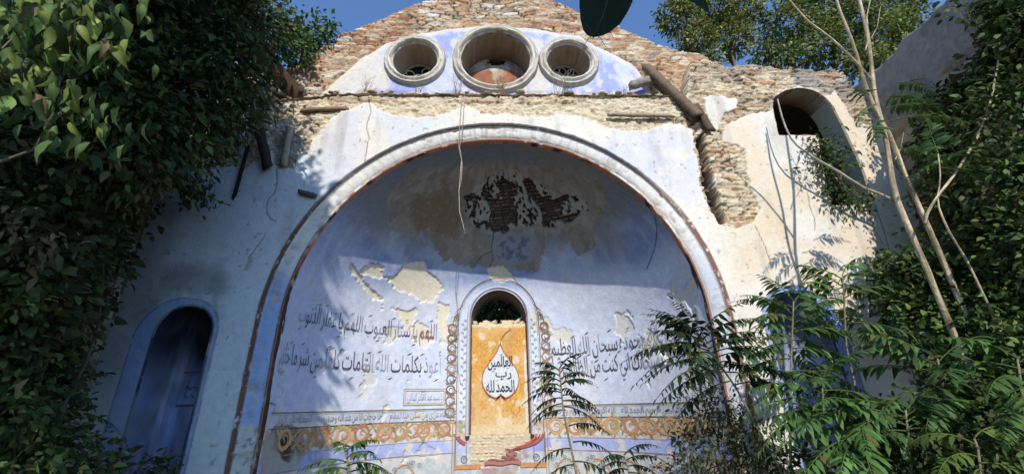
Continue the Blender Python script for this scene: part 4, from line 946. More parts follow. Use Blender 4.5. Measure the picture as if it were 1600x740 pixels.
timber((952, 179), (1052, 181), -.03, -.03, .05, .05, 'thin grey plank edge set level in the masonry above the arch', (.32, .27, .2), 'wall_plank', 'plank')
timber((470, 172), (545, 170), -.02, .03, .06, .06, 'weathered brown lath lying along the left end of the ledge', (.22, .15, .1), 'wall_lath', 'lath')

# ------------------------------------------------------------------ plants
LEAF_T = np.array([[0, 0, 0], [.32, .5, .06], [.32, -.5, .06], [.68, .36, .02], [.68, -.36, .02], [1, 0, -.12]])
LEAF_F = np.array([[0, 2, 1], [1, 2, 4], [1, 4, 3], [3, 4, 5]])
BIG_T = [[0, 0, 0]]; BIG_F = []
for _k, (_x, _w, _d) in enumerate(((.16, .30, 0), (.36, .5, .03), (.58, .46, .01), (.80, .27, -.07))):
    BIG_T += [[_x, 0, _d-.01], [_x-.02, _w, _d+.09+.05*(_k % 2)], [_x-.02, -_w, _d+.09-.04*(_k % 2)]]
BIG_T += [[1, 0, -.22]]; BIG_T = np.array(BIG_T)
for _k in range(3):
    _a = 1+_k*3; _b = _a+3; BIG_F += [[_a, _b, _b+1], [_a, _b+1, _a+1], [_a, _b+2, _b], [_a, _a+2, _b+2]]
BIG_F = np.array(BIG_F+[[0, 1, 2], [0, 3, 1], [10, 13, 11], [10, 12, 13]])
def big_leaves(mb, P, A, N, L, W, C, droop=1.0):
    A = A/(np.linalg.norm(A, axis=1)[:, None]+1e-9); S = np.cross(N, A); S /= np.linalg.norm(S, axis=1)[:, None]+1e-9; N = np.cross(A, S)
    n = len(P); bend = RNG.uniform(.3, 2.2, n)[:, None, None]*(BIG_T[None, :, 0:1]**2)*-.22
    V = P[:, None]+A[:, None]*(BIG_T[None, :, 0:1]*L[:, None, None])+S[:, None]*(BIG_T[None, :, 1:2]*W[:, None, None])+N[:, None]*((BIG_T[None, :, 2:3]+bend)*L[:, None, None])
    mb.add(V.reshape(-1, 3), (BIG_F[None]+(np.arange(n)*14)[:, None, None]).reshape(-1, 3), None, np.repeat(C, 14, 0)*np.tile(np.array([1.3, 1.3, .9, .9, 1.25, .95, .85, 1.2, .9, .95, 1.15, .85, .9, .8])[:, None], (n, 1))*RNG.uniform(.85, 1.15, (n*14, 1)))
def leaves(mb, P, A, N, L, W, C, droop=1.0):
    if len(P) and np.mean(L) > .13 and len(P) < 4000 and np.mean(W)/np.mean(L) > .4 or BIG_ON: return big_leaves(mb, P, A, N, L, W, C, droop)
    """many leaves at once: base points, axes, normals, lengths, widths, colours"""
    A = A/(np.linalg.norm(A, axis=1)[:, None]+1e-9); S = np.cross(N, A); S /= np.linalg.norm(S, axis=1)[:, None]+1e-9; N = np.cross(A, S)
    n = len(P); V = P[:, None]+A[:, None]*(LEAF_T[None, :, 0:1]*L[:, None, None])+S[:, None]*(LEAF_T[None, :, 1:2]*W[:, None, None])+N[:, None]*(LEAF_T[None, :, 2:3]*L[:, None, None]*droop)
    Tn = (LEAF_F[None]+(np.arange(n)*6)[:, None, None]).reshape(-1, 3)
    mb.add(V.reshape(-1, 3), Tn, None, np.repeat(C, 6, 0))
BIG_ON = False
def unit(n): v = RNG.normal(size=(n, 3)); return v/np.linalg.norm(v, axis=1)[:, None]
def crown(mb, clumps, dens, L0, W0, cols, droop=.5, fill=.35):
    """leaf clumps: each clump is many twig sprays on an uneven blob"""
    cols = np.array(cols, float)
    for c, r, *q in clumps:
        c = np.asarray(c, float); r = np.broadcast_to(np.asarray(r, float), (3,)); n = int(dens*(r[0]*r[1]+r[1]*r[2]+r[0]*r[2])/3*4*pi*(q[0] if q else 1))
        if n < 4: continue
        ns = max(3, n//9); U = unit(ns); rad = RNG.uniform(fill, 1, ns)**.6*(.72+.5*fbm(U[:, 0]*2.1+c[0]*3, U[:, 2]*2.1+U[:, 1]*1.7, 200, 3))
        B = c+U*rad[:, None]*r; ax = U+np.array([0, 0, -droop])+.5*unit(ns)
        k = RNG.integers(ns, size=n); P = B[k]+RNG.normal(size=(n, 3))*L0*.9; A = ax[k]+.75*unit(n); N = unit(n)*.7+np.array([0, -.45, .75])
        sz = RNG.uniform(.6, 1.25, n); ci = RNG.integers(len(cols), size=ns)[k]; C = cols[ci]*RNG.uniform(.5, 1.5, (n, 1)); dead = RNG.uniform(size=n) < .025; C[dead] = np.array([.17, .12, .05])*RNG.uniform(.5, 1.2, (dead.sum(), 1)); sz *= RNG.choice([.6, .85, 1.0, 1.2], n)
        leaves(mb, P, A, N, L0*sz, W0*sz, C)
def branches(mb, base, tips, r0, col, sag=.15):
    for t in tips:
        t = np.asarray(t, float); b = np.asarray(base, float); f = np.linspace(0, 1, 9)[:, None]
        P = b+(t-b)*f+np.array([0, 0, 1.0])*sag*np.sin(f*pi)*np.linalg.norm(t-b)*.4+RNG.normal(size=(9, 3))*.03*np.linalg.norm(t-b)*np.sin(f*pi)
        mb.tube(P, np.linspace(r0, r0*.2, 9), col, 6)
DK = [(.036, .060, .018), (.055, .085, .025), (.028, .046, .016), (.078, .10, .03), (.085, .078, .034)]
MD = [(.06, .11, .028), (.08, .135, .04), (.045, .085, .026), (.11, .155, .04)]
LT = [(.16, .22, .05), (.11, .18, .04), (.21, .25, .055), (.075, .12, .035)]
OL = [(.21, .23, .055), (.15, .18, .045), (.26, .25, .06), (.08, .105, .035)]
def foliage_thing(name, cat, label, base, clumps, dens, L0, W0, cols, trunk_r=.06, group=None, droop=.5, tcol=(.16, .13, .10), part='crown', stem='trunk', m=None, tips=None):
    global BIG_ON
    BIG_ON = name == 'broadleaf_branch'; t = thing(name, base, label, cat, group)
    mb = MB(); crown(mb, clumps, dens, L0, W0, cols, droop); mb.build(part, m or M_LEAF, t); BIG_ON = False
    tb = MB(); cen = np.mean([c[0] for c in clumps], 0); top = np.array(base)+(cen-np.array(base))*.55
    f = np.linspace(0, 1, 10)[:, None]; P = np.array(base)+(top-np.array(base))*f+RNG.normal(size=(10, 3))*.02*f
    tb.tube(P, np.linspace(trunk_r, trunk_r*.7, 10), tcol, 9, .06)
    branches(tb, top, [c[0] for c in clumps] if tips is None else tips, trunk_r*.6, tcol); tb.build(stem, M_BARK, t, True)
    return t
def cl(*spec):
    """clumps from (pixel x, pixel y, depth, radius[, density])"""
    return [(at(x, y, Y), r, *q) for x, y, Y, r, *q in spec]

# left: dark tree leaning over the wall
foliage_thing('leaning_tree', 'tree', 'dark small-leaved tree hanging over the upper left corner of the white wall', (-5.6, -2.6, 0),
    cl((402, 20, -.6, .45), (370, 40, -1.2, .6), (330, 20, -1.6, .7), (372, 105, -.5, .32), (350, 120, -1.4, .55), (290, 90, -1.7, .65), (300, 170, -1.5, .5), (352, 175, -.7, .32), (380, 160, -.4, .24), (398, 50, -.5, .30), (240, 60, -1.9, .6), (240, 150, -1.9, .6), (235, 225, -1.6, .42), (305, 205, -1.3, .30), (190, 30, -2.2, .6), (190, 120, -2.2, .55), (200, 220, -2.0, .5), (350, -30, -1.6, .5), (270, -40, -1.9, .7), (170, -50, -2.3, .7)),
    330, .105, .045, DK+MD[:1]+[(.03, .06, .02)], .16)
foliage_thing('creeper', 'creeper', 'dark creeper covering the left side wall from ground to the tree', (-4.7, -1.2, 0),
    cl((205, 300, -.6, .24), (160, 330, -.9, .36), (120, 300, -1.3, .5), (80, 320, -1.6, .5), (40, 300, -1.8, .5), (165, 380, -.6, .24), (125, 400, -.9, .34), (80, 420, -1.3, .42), (30, 400, -1.7, .5), (118, 470, -.6, .22), (95, 480, -.9, .32), (45, 500, -1.3, .42), (0, 490, -1.7, .5), (82, 550, -.6, .20), (55, 570, -.95, .32), (5, 590, -1.3, .42), (55, 630, -.7, .20), (25, 650, -1.0, .36), (-15, 680, -1.4, .4), (35, 710, -.7, .22), (10, 745, -1.1, .36), (225, 240, -1.0, .34), (150, 240, -1.6, .5), (70, 220, -2.0, .55), (20, 250, -2.2, .5), (0, 330, -2.1, .5), (-10, 420, -2.0, .5), (20, 330, -1.5, .5), (60, 460, -1.0, .4), (110, 250, -1.4, .5)),
    420, .095, .060, DK+[(.04, .065, .022), (.05, .06, .03)], .04, stem='stem', part='foliage')
foliage_thing('hanging_sprig', 'plant', 'small green sprig dangling over the left edge of the white wall', tuple(at(280, 300, -.25)), cl((302, 298, -.3, .13), (318, 305, -.28, .10), (290, 285, -.3, .14), (330, 262, -.3, .10)), 520, .10, .045, MD, .012, part='foliage', stem='stem', droop=.9)
# woody stems, dead sprays and paler young shoots of the creeper
crp = [o for o in bpy.data.objects if o.name == 'creeper'][0]
for k in range(8):
    x = RNG.uniform(-30, 110); y0 = RNG.uniform(520, 720); n = 14; f = np.linspace(0, 1, n); yy = y0+(RNG.uniform(180, 330)-y0)*f
    xx = x+(yy[0]-yy)*.30+14*np.sin(f*RNG.uniform(3, 9)+k); Y = -.75-.006*np.clip(170-xx, 0, 200)*.8
    mb = MB(); mb.tube([at(a, b, c-.12+.06*sin(i*1.7)) for i, (a, b, c) in enumerate(zip(xx, yy, Y))], np.linspace(.016, .006, n), (.10, .085, .06), 5, .1); mb.build('stem', M_BARK, crp)
mb = MB(); crown(mb, cl((60, 470, -1.5, .2), (105, 590, -1.0, .13), (30, 610, -1.5, .18), (150, 420, -.95, .12), (20, 360, -2.3, .2)), 260, .10, .035, [(.16, .12, .06), (.12, .10, .05), (.20, .15, .08)], .9); mb.build('dead_leaves', M_LEAF, crp)
mb = MB(); crown(mb, cl((90, 420, -1.4, .16), (40, 540, -1.5, .16), (140, 350, -1.2, .14), (75, 660, -1.0, .12), (10, 450, -2.1, .2), (180, 300, -.95, .1)), 330, .075, .045, [(.13, .17, .05), (.10, .15, .04)], .6); mb.build('young_leaves', M_LEAF, crp)
# big near leaves, top left
foliage_thing('broadleaf_branch', 'branch', 'near branch with large drooping sunlit leaves at the top left corner', (-2.9, -4.2, 0),
    cl((75, 35, -4.2, .10), (110, 30, -4.15, .10), (40, 15, -4.2, .10), (132, 70, -4.15, .06), (150, 15, -4.15, .07), (112, 140, -4.1, .055), (125, 180, -4.1, .05), (95, 165, -4.15, .05), (138, 208, -4.1, .035), (15, 60, -4.3, .08), (30, 130, -4.25, .07)),
    560, .078, .032, LT+MD+MD+DK[1:2], .02, droop=3.0, tips=[at(100, 30, -4.2), at(20, 60, -4.3), at(130, 150, -4.1)])
foliage_thing('nettle_bush', 'bush', 'dark green weedy bush at the foot of the left creeper', (-3.9, -1.4, 0),
    cl((60, 700, -1.5, .3), (110, 730, -1.3, .28), (20, 640, -1.7, .3), (150, 745, -1.1, .2), (100, 690, -1.2, .2)), 380, .08, .04, DK+MD, .03, part='foliage', stem='stem')
foliage_thing('weed_clump', 'plant', 'low dark weeds growing inside the left door niche', (-3.75, -.25, 0), cl((240, 745, -.1, .16), (270, 735, -.05, .14), (210, 748, -.1, .12)), 380, .075, .035, DK+MD[:2], .015, part='foliage', stem='stem')

# shrub on the wall top, left
foliage_thing('wall_shrub', 'shrub', 'bright green shrub sprouting from the wall top at the upper left', tuple(at(470, 110, .35)), cl((456, 76, .1, .22), (470, 62, .2, .28), (495, 50, .3, .30), (512, 48, .3, .18), (440, 60, .1, .3), (478, 86, .1, .12), (460, 40, .3, .3)), 420, .085, .045, [(.075, .15, .035), (.10, .18, .045), (.05, .10, .03)], .03, part='foliage', stem='stem')
# trees beyond the wall, right
G_ = 'sunlit trees beyond the wall'
foliage_thing('broadleaf_tree', 'tree', 'olive sunlit tree behind the right wall top, nearest the round windows', (4.6, 4.4, 0),
    cl((1055, 25, 3.6, .55), (1090, 60, 3.4, .5), (1120, 20, 3.6, .7), (1085, -10, 3.8, .6), (1150, 60, 3.4, .5), (1110, 90, 3.2, .32), (1165, 15, 3.8, .55)), 420, .12, .06, OL, .16, G_)
foliage_thing('broadleaf_tree', 'tree', 'dense yellow green tree behind the high right window', (7.4, 5.2, 0),
    cl((1230, 40, 3.8, .7), (1280, 70, 3.6, .7), (1225, 88, 3.3, .40), (1330, 30, 3.8, .8), (1380, 60, 3.6, .7), (1300, 0, 4.2, .9), (1400, 10, 4.0, .7), (1245, -20, 4.2, .6), (1345, 90, 3.3, .5), (1420, 30, 3.6, .45), (1195, 85, 3.4, .3), (1385, 105, 3.0, .4)), 420, .12, .058, LT+OL, .18, G_)
foliage_thing('bush', 'bush', 'dark bush growing behind the gap over the orange panel', (.1, 4.6, 0), cl((770, 480, 4.2, .7), (800, 470, 4.6, .6), (740, 470, 4.6, .6), (775, 440, 4.8, .7), (770, 500, 4.0, .6), (740, 500, 4.2, .5), (810, 495, 4.2, .5)), 190, .16, .06, DK+MD, .06)

# right: dark mass of trees and ivy
foliage_thing('ivy', 'ivy', 'glossy ivy hanging on the tall grey wall at the upper right', (6.0, -1.2, 0),
    cl((1490, 110, -.9, .28), (1500, 140, -.9, .34), (1475, 150, -.6, .24), (1530, 180, -1.1, .4), (1580, 40, -1.6, .3), (1590, 90, -1.7, .35), (1560, 8, -1.6, .22), (1500, 10, -1.3, .14), (1480, 95, -.7, .16), (1450, 130, -.4, .22), (1430, 150, -.3, .2))+[(on_x(x, y, 5.95), r) for x, y, r in ((1590, 10, .28), (1560, 50, .2), (1585, 80, .28), (1555, 110, .26), (1530, 150, .26), (1600, 130, .32), (1500, 160, .24), (1470, 165, .2), (1545, 5, .14), (1520, 20, .08), (1495, 12, .08), (1600, 50, .3))], 460, .085, .058, DK+MD, .04, part='foliage', stem='stem')
foliage_thing('shade_tree', 'tree', 'dark dense tree filling the right edge beside the thin trunks', (6.6, -2.2, 0),
    cl((1560, 250, -1.7, .5), (1520, 220, -1.2, .45), (1500, 290, -1.2, .42), (1560, 330, -1.6, .5), (1600, 180, -2.0, .5), (1610, 280, -2.1, .5), (1520, 370, -1.3, .4), (1590, 400, -1.8, .45), (1480, 240, -.8, .35), (1475, 200, -.7, .3), (1500, 180, -.9, .35), (1490, 340, -1.0, .35), (1640, 380, -2.1, .5), (1560, 180, -1.5, .45)), 480, .085, .042, DK+MD, .12)
foliage_thing('thicket', 'bush', 'thick green bush at the foot of the two pale trunks', (5.6, -1.5, 0),
    cl((1410, 420, -1.0, .28), (1390, 450, -1.0, .26), (1440, 440, -1.1, .34), (1480, 450, -1.3, .36), (1430, 480, -1.1, .3), (1470, 500, -1.3, .36), (1520, 470, -1.5, .36), (1500, 540, -1.5, .38), (1560, 500, -1.7, .4), (1560, 580, -1.7, .4), (1590, 440, -1.8, .35), (1610, 540, -1.9, .4), (1520, 590, -1.5, .3), (1540, 650, -1.7, .34), (1600, 640, -1.9, .36)), 620, .078, .044, MD+MD+LT[:2]+DK[:2], .05, part='foliage', stem='stem')
foliage_thing('undergrowth_bush', 'bush', 'dry twiggy undergrowth bush at the right foot of the apse', (2.4, -.4, 0),
    cl((1090, 650, -.4, .22), (1120, 640, -.5, .24), (1150, 660, -.6, .28), (1180, 690, -.7, .28), (1120, 700, -.6, .28), (1080, 700, -.5, .2), (1200, 730, -.8, .26), (1140, 735, -.7, .26), (1065, 740, -.5, .2), (1100, 625, -.35, .12)), 420, .06, .022, [(.07, .09, .03), (.11, .11, .045), (.045, .06, .022), (.16, .13, .07)], .025, part='foliage', stem='stem')
foliage_thing('dark_undergrowth', 'bush', 'dark undergrowth along the bottom right corner', (4.0, -2.2, 0),
    cl((1300, 740, -1.4, .3), (1360, 730, -1.6, .3), (1420, 720, -1.7, .34), (1480, 720, -1.9, .32), (1540, 740, -2.1, .34), (1260, 755, -1.2, .28), (1600, 720, -2.2, .34), (1390, 690, -1.4, .25), (1450, 650, -1.5, .28)), 330, .085, .035, DK+MD[:2], .03, part='foliage', stem='stem')

# ---- tree-of-heaven saplings: feathery compound leaves
def frond(mb, base, d, L, npair, ll, lw, col, sag=.45, hang=.35, tw=0.0):
    d = np.asarray(d, float); d /= np.linalg.norm(d); n = 24; P = [np.asarray(base, float)]; dd = d.copy(); step = L/(n-1); T = []
    for i in range(n-1):
        T.append(dd.copy()); P.append(P[-1]+dd*step); dd = dd+np.array([0, 0, -sag*step/L*1.6]); dd /= np.linalg.norm(dd)
    T.append(dd); P = np.array(P); T = np.array(T); mb.tube(P, np.linspace(.007, .002, n), np.array(col)*.9+np.array([.03, .012, .0]), 4)
    A, B, N, LL, WW = [], [], [], [], []
    for k in range(npair):
        f = .2+.78*k/(npair-1); i = f*(n-1); i0 = min(n-2, int(i)); p = P[i0]+(P[i0+1]-P[i0])*(i-i0); t = T[i0]
        side = np.cross(t, (0, 0, 1.0)); side /= np.linalg.norm(side)+1e-9; up = np.cross(side, t)
        sc = ll*(.55+.45*sin(pi*min(1, .25+.85*f)))*(1-.45*max(0, f-.7)/.3)*RNG.uniform(.8, 1.12)
        for sg in (-1, 1):
            if RNG.uniform() < .07: continue
            A.append(p); B.append(side*sg*.95+t*(.42+.4*f)+np.array([0, 0, -hang*RNG.uniform(.4, 1.7)])+RNG.normal(size=3)*.17); N.append(up+side*sg*.2+RNG.normal(size=3)*.15); LL.append(sc); WW.append(lw*sc/ll*RNG.uniform(.85, 1.1))
    A.append(P[-1]); B.append(T[-1]); N.append(np.cross(np.cross(T[-1], (0, 0, 1.0)), T[-1])); LL.append(ll*.6); WW.append(lw*.6)
    C = np.array(col)[None]*RNG.uniform(.6, 1.45, (len(A), 1))*RNG.uniform(.75, 1.3); C[RNG.uniform(size=len(A)) < .04] = (.13, .12, .03)
    leaves(mb, np.array(A), np.array(B), np.array(N), np.array(LL), np.array(WW), C)
SG = 'tree of heaven saplings before the wall'
def sapling(label, stem_px, Y, nf, L, col, top_spread=(.2, 1.0), ll=.13, lw=.036, npair=10, sag=.5, extra=(), az0=0, hang=.55, name='tree_of_heaven_sapling', group=SG, sr=.016, azs=None):
    pts = np.array([at(x, y, Y+(q[0] if q else 0)) for x, y, *q in stem_px]); base = pts[0].copy(); base[2] = 0
    base = np.array([pts[0][0], pts[0][1], 0.0]); t = thing(name, tuple(base), label, 'sapling', group)
    pp = np.concatenate([[base], pts]); L_ = np.concatenate([[0], np.cumsum(np.linalg.norm(np.diff(pp, axis=0), axis=1))]); u = np.linspace(0, L_[-1], 22)
    P = np.stack([np.interp(u, L_, pp[:, i]) for i in range(3)], 1)
    mb = MB(); mb.tube(P, np.linspace(sr, sr*.45, 22), (.20, .17, .11), 7); mb.build('stem', M_BARK, t, True)
    for k in range(nf):
        a = (pi if k % 2 else 0)+RNG.uniform(-.95, .95) if azs is None else azs[k % len(azs)]+RNG.uniform(-.15, .15)
        f = k/max(1, nf-1); el = top_spread[0]+(top_spread[1]-top_spread[0])*f+RNG.uniform(-.1, .1)
        b = P[-1]-(P[-1]-P[-6])*(1-f)*.8; el = min(el, .85); mb = MB()
        frond(mb, b, (cos(a)*cos(el), sin(a)*cos(el), sin(el)), L*1.12*RNG.uniform(.8, 1.1)*(1-.25*f), npair+2, ll*1.1, lw*1.15, col, sag, hang); mb.build('frond', M_LEAF, t)
    for (x, y, dx, dz, l) in extra:
        mb = MB(); frond(mb, at(x, y, Y), (dx, RNG.uniform(-.3, .1), dz), l*1.1, npair+2, ll*1.1, lw*1.15, col, sag, hang); mb.build('frond', M_LEAF, t)
    return t
DS = (.022, .042, .016); MS_ = (.075, .14, .04); LS = (.07, .13, .035)
sapling('slim dark sapling standing just right of the orange panel', [(902, 745), (890, 690), (880, 640), (874, 575)], -1.0, 15, .40, DS, (-.15, .95), .085, .026, 9, .7, [(895, 690, 1, .15, .4), (892, 700, -1, .1, .38), (889, 665, .9, .3, .38), (884, 640, -.9, .1, .34), (896, 720, 1, .05, .42), (896, 725, -1, 0, .36), (878, 600, .8, .5, .3), (878, 610, -.8, .4, .3), (884, 625, 1, .1, .34)])
sapling('low dark sapling right of the slim one, in the bottom middle', [(985, 748), (980, 725), (975, 710)], -.9, 9, .42, DS, (-.1, .6), .085, .026, 9, .7)
sapling('dark feathery sapling leaning left across the painted writing', [(1226, 745), (1190, 680), (1150, 605), (1118, 560), (1090, 520)], -1.1, 18, .70, DS, (-.05, .8), .15, .040, 11, .55, [(1105, 540, -1, .25, .85), (1115, 550, -1, .1, .9), (1125, 570, -.9, .05, .8), (1120, 560, -1, .15, .75), (1130, 580, -1, -.02, .8), (1110, 545, -.9, .35, .7), (1140, 595, -.9, -.15, .7), (1150, 600, .9, .2, .6), (1100, 530, -.6, .7, .55), (1105, 535, -.4, .85, .5)])
sapling('upright sapling whose leaves cross the right door niche', [(1236, 745), (1234, 640), (1237, 540), (1240, 470)], -1.3, 14, .66, MS_, (-.1, .95), .15, .040, 11, .6, [(1236, 560, -1, .1, .6), (1236, 580, 1, .1, .7), (1235, 600, -1, -.05, .55), (1236, 520, .9, .3, .6), (1238, 500, -.9, .3, .6), (1235, 630, 1, 0, .7), (1235, 545, .6, .1, .6)])
sapling('taller green sapling in front of the lit wall under the high window', [(1370, 745), (1345, 640), (1322, 540), (1318, 450), (1316, 430)], -1.2, 13, .62, MS_, (-.05, .9), .15, .040, 11, .6, [(1330, 560, -1, .1, .6), (1325, 520, 1, .2, .6), (1335, 600, -1, -.05, .65), (1340, 620, 1, .05, .6)])
sapling('spreading sunlit green sapling low in front of the wall stub', [(1345, 748), (1345, 690), (1350, 640)], -1.7, 14, .78, (.08, .165, .04), (-.1, .6), .16, .045, 12, .55, [(1350, 645, -1, .2, .8), (1350, 660, 1, .25, .8), (1348, 680, -1, 0, .85), (1348, 690, 1, 0, .8)])
sapling('broad shaded sapling against the dark thicket on the right', [(1500, 748), (1480, 640), (1465, 560)], -1.8, 12, .75, (.06, .115, .035), (-.1, .8), .16, .042, 12, .55)
sapling('yellow green drooping sapling in the bottom right corner', [(1535, 760), (1528, 700), (1522, 684)], -2.3, 7, .45, (.10, .15, .03), (-.1, .8), .12, .034, 11, 1.1)
sapling('feathery green sapling at the far right edge', [(1615, 760), (1600, 640), (1590, 560)], -2.2, 10, .7, (.07, .135, .035), (-.1, .7), .15, .04, 12, .6)
sapling('small bright green sapling rooted below the painted border on the left', [(545, 765), (545, 725), (540, 705)], -1.2, 9, .46, (.065, .125, .035), (0.0, .75), .10, .030, 12, .7)
sapling('lone thin sapling with drooping leaves at the foot of the left wall edge', [(60, 748), (85, 650), (105, 605)], -1.0, 7, .55, (.05, .075, .03), (-.1, .7), .10, .026, 11, .7)

sapling('bright sapling with many arching leaves just left of the wall stub', [(1290, 748), (1288, 660), (1284, 590)], -1.5, 13, .68, (.075, .15, .04), (-.1, .75), .15, .040, 12, .6, [(1286, 610, 1, .1, .7), (1287, 640, -1, .05, .7)])
sapling('dense green sapling low beside the bottom right dark undergrowth', [(1425, 750), (1420, 690), (1415, 640)], -1.9, 13, .66, (.07, .14, .038), (-.1, .7), .15, .042, 12, .6, [(1416, 650, -1, .1, .7), (1418, 670, 1, .1, .7)])

# ---- the pale trunks on the right
def trunk_tree(label, trunks, Y, fronds, name='tree_of_heaven', col=(.42, .335, .215)):
    b = at(*trunks[0][0][:2], Y); t = thing(name, (b[0], b[1], 0), label, 'tree', 'tree of heaven trunks on the right')
    for j, (*pts, r0, r1) in enumerate(trunks):
        P = np.array([at(x, y, Y+(q[0] if q else 0)) for x, y, *q in pts])
        if j == 0 or pts[0][1] > 380: P = np.concatenate([[[P[0][0], P[0][1], 0.0]], P])
        L_ = np.concatenate([[0], np.cumsum(np.linalg.norm(np.diff(P, axis=0), axis=1))]); u = np.linspace(0, L_[-1], 30); q = np.stack([np.interp(u, L_, P[:, i]) for i in range(3)], 1)
        q[1:-1] = (q[:-2]+q[1:-1]*2+q[2:])/4; q += .008*np.stack([fbm(u*3, u*0+j, 210)-.5, u*0, u*0], 1)*2
        n3 = fbm(np.repeat(u*9, 9), np.tile(np.arange(9.)*.7, 30), 211)
        mb = MB(); mb.tube(q, np.linspace(r0*.50, r1*.56, 30)*(1+.12*(vn(u*6, u*0, 212+j)-.5)), np.array(col)[None]*(.45+1.1*ss(.3, .7, n3))[:, None], 9, .07); mb.build('trunk' if j == 0 or pts[0][1] > 380 else 'branch', M_BARK, t, True)
    for (x, y, dx, dz, l) in fronds:
        mb = MB(); frond(mb, at(x, y, Y), (dx, RNG.uniform(-.5, .2), dz), l, 11, .15, .042, MS_, .6); mb.build('frond', M_LEAF, t)
    return t
trunk_tree('pair of pale slim trunks rising together past the high window', [
    [(1440, 400), (1412, 338), (1394, 290), (1390, 240), (1384, 211), (1366, 151), (1363, 105), (1356, 53), (1342, 0), (1330, -50), .062, .032],
    [(1474, 408), (1451, 356), (1430, 310), (1412, 270), (1394, 215), (1359, 158), (1349, 123), (1331, 60), (1310, 14), (1296, -40), .058, .026],
    [(1366, 130), (1342, 102), (1303, 63), (1261, 32), (1233, 0), (1200, -40), .030, .012], [(1352, 80), (1358, 60), (1354, 25), (1360, 0), (1366, -30), .016, .010], [(1398, 250), (1408, 228), (1412, 205), .010, .004], [(1384, 205), (1374, 190), (1362, 186), .009, .004], [(1361, 60), (1372, 40), (1376, 10), .010, .005], [(1303, 63), (1288, 68), (1262, 66), .008, .004]], -1.7,
    [(1362, 150, -1, .2, .5), (1368, 165, -1, -.25, .55), (1372, 185, -.8, -.7, .5), (1384, 200, -.9, -.2, .45), (1380, 150, 1, .1, .55), (1390, 190, 1, .15, .6), (1385, 170, .9, .4, .5), (1396, 230, 1, -.1, .5), (1400, 130, .9, .3, .5), (1395, 150, 1, -.1, .5)])
trunk_tree('single thin pale trunk forking in front of the dark trees at the right edge', [
    [(1528, 440), (1510, 405), (1493, 381), (1470, 335), (1463, 317), (1465, 300), (1472, 285), (1468, 262), (1466, 240), .034, .010],
    [(1446, 350), (1446, 335), (1465, 307), (1500, 260), (1530, 210), (1549, 158), (1560, 100), (1564, 70), (1556, 20), .026, .012], [(1551, 155), (1575, 137), (1600, 119), (1640, 92), .014, .008]], -1.9,
    [(1466, 240, -.9, .2, .45), (1466, 245, .9, .3, .5), (1466, 240, .1, .9, .4), (1470, 262, 1, 0, .5), (1468, 255, -1, -.1, .42), (1560, 210, .9, .1, .4)])
# bent bare vine before the high window with leafy sprigs
vt = thing('bare_vine', tuple(at(1400, 315, -.35)), 'bare bent vine stem looping across the high window on the right', 'vine')
mb = MB(); P = np.array([at(x, y, -.35) for x, y in ((1402, 316), (1394, 312), (1372, 302), (1349, 293), (1328, 280), (1310, 268), (1296, 260), (1278, 250), (1261, 239), (1246, 228), (1236, 216), (1228, 200), (1222, 183), (1218, 168), (1215, 155))])
mb.tube(P, np.linspace(.022, .010, len(P)), (.40, .36, .28), 6, .05); mb.build('stem', M_BARK, vt, True)
foliage_thing('window_creeper', 'creeper', 'green leafy creeper growing in the opening of the high window', tuple(at(1330, 318, -.05)), cl((1296, 250, -.08, .17), (1288, 235, -.1, .14), (1300, 275, -.08, .16), (1306, 300, -.1, .14), (1330, 312, -.1, .12), (1350, 315, -.1, .10), (1315, 245, -.1, .08), (1270, 222, -.12, .09), (1296, 215, -.1, .08), (1262, 262, -.15, .07)), 560, .085, .035, MD+DK[:1], .02, part='foliage', stem='stem')
# hanging strings of dead vine in front of the arch
for pts, lab in (([(722, 150, -.03), (720, 172, -.06), (718, 200, -.08), (716, 225, -.09), (721, 250, -.09), (719, 275, -.1), (717, 298, -.1), (718, 330, -.1), (722, 345, -.1), (727, 366, -.1)], 'long dead vine strand hanging before the arch, the one with the curled end'), ([(726, 150, -.04), (724, 180, -.07), (722, 205, -.1), (718, 230, -.1), (722, 255, -.1), (721, 280, -.1), (717, 300, -.1)], 'shorter dead vine strand twisted beside the long one before the arch')):
    mb = MB(); mb.tube([at(*q) for q in pts], .006, (.42, .35, .26), 5); tag(mb.build('dead_vine', M_BARK), lab, 'vine', 'dead vine strands')
# dry weeds on the ledge
def tuft(px, py, Y, h, n, col, label, sp=.5):
    mb = MB(); b = at(px, py, Y)
    for k in range(n):
        a = RNG.uniform(0, 2*pi); l = h*RNG.uniform(.5, 1.1); tip = b+np.array([cos(a)*l*sp*RNG.uniform(.2, 1), sin(a)*l*.25-.05, l]); f = np.linspace(0, 1, 5)[:, None]
        P = b+RNG.normal(size=3)*[.04, .02, 0]+(tip-b)*f+np.array([cos(a), 0, 0])*.1*l*f**2
        mb.tube(P, np.linspace(.005, .0015, 5), np.array(col)*RNG.uniform(.7, 1.3), 4)
        for q in range(3):
            s_ = P[2+q % 2+0]; e = s_+np.array([RNG.normal()*.3, RNG.normal()*.1, .4])*l*.4; mb.tube([s_, (s_+e)/2+[0, 0, .01], e], .0022, np.array(col)*.9, 3)
    return tag(mb.build('dry_weed', M_BARK), label, 'weed', 'dry weeds on the ledge')
tuft(573, 146, .1, .42, 9, (.36, .33, .24), 'pale dry twiggy weed at the left end of the ledge'); tuft(655, 146, .08, .16, 7, (.20, .16, .12), 'small dark dry weed below the left round window')
tuft(715, 148, .06, .55, 8, (.42, .36, .26), 'tall thin dry stalks in front of the middle round window rim', .35); tuft(885, 148, .06, .30, 12, (.24, .2, .15), 'dark dry weed below the right round window'); tuft(870, 148, .04, .42, 6, (.40, .36, .28), 'pale bent stalks just left of the right round window', .7)
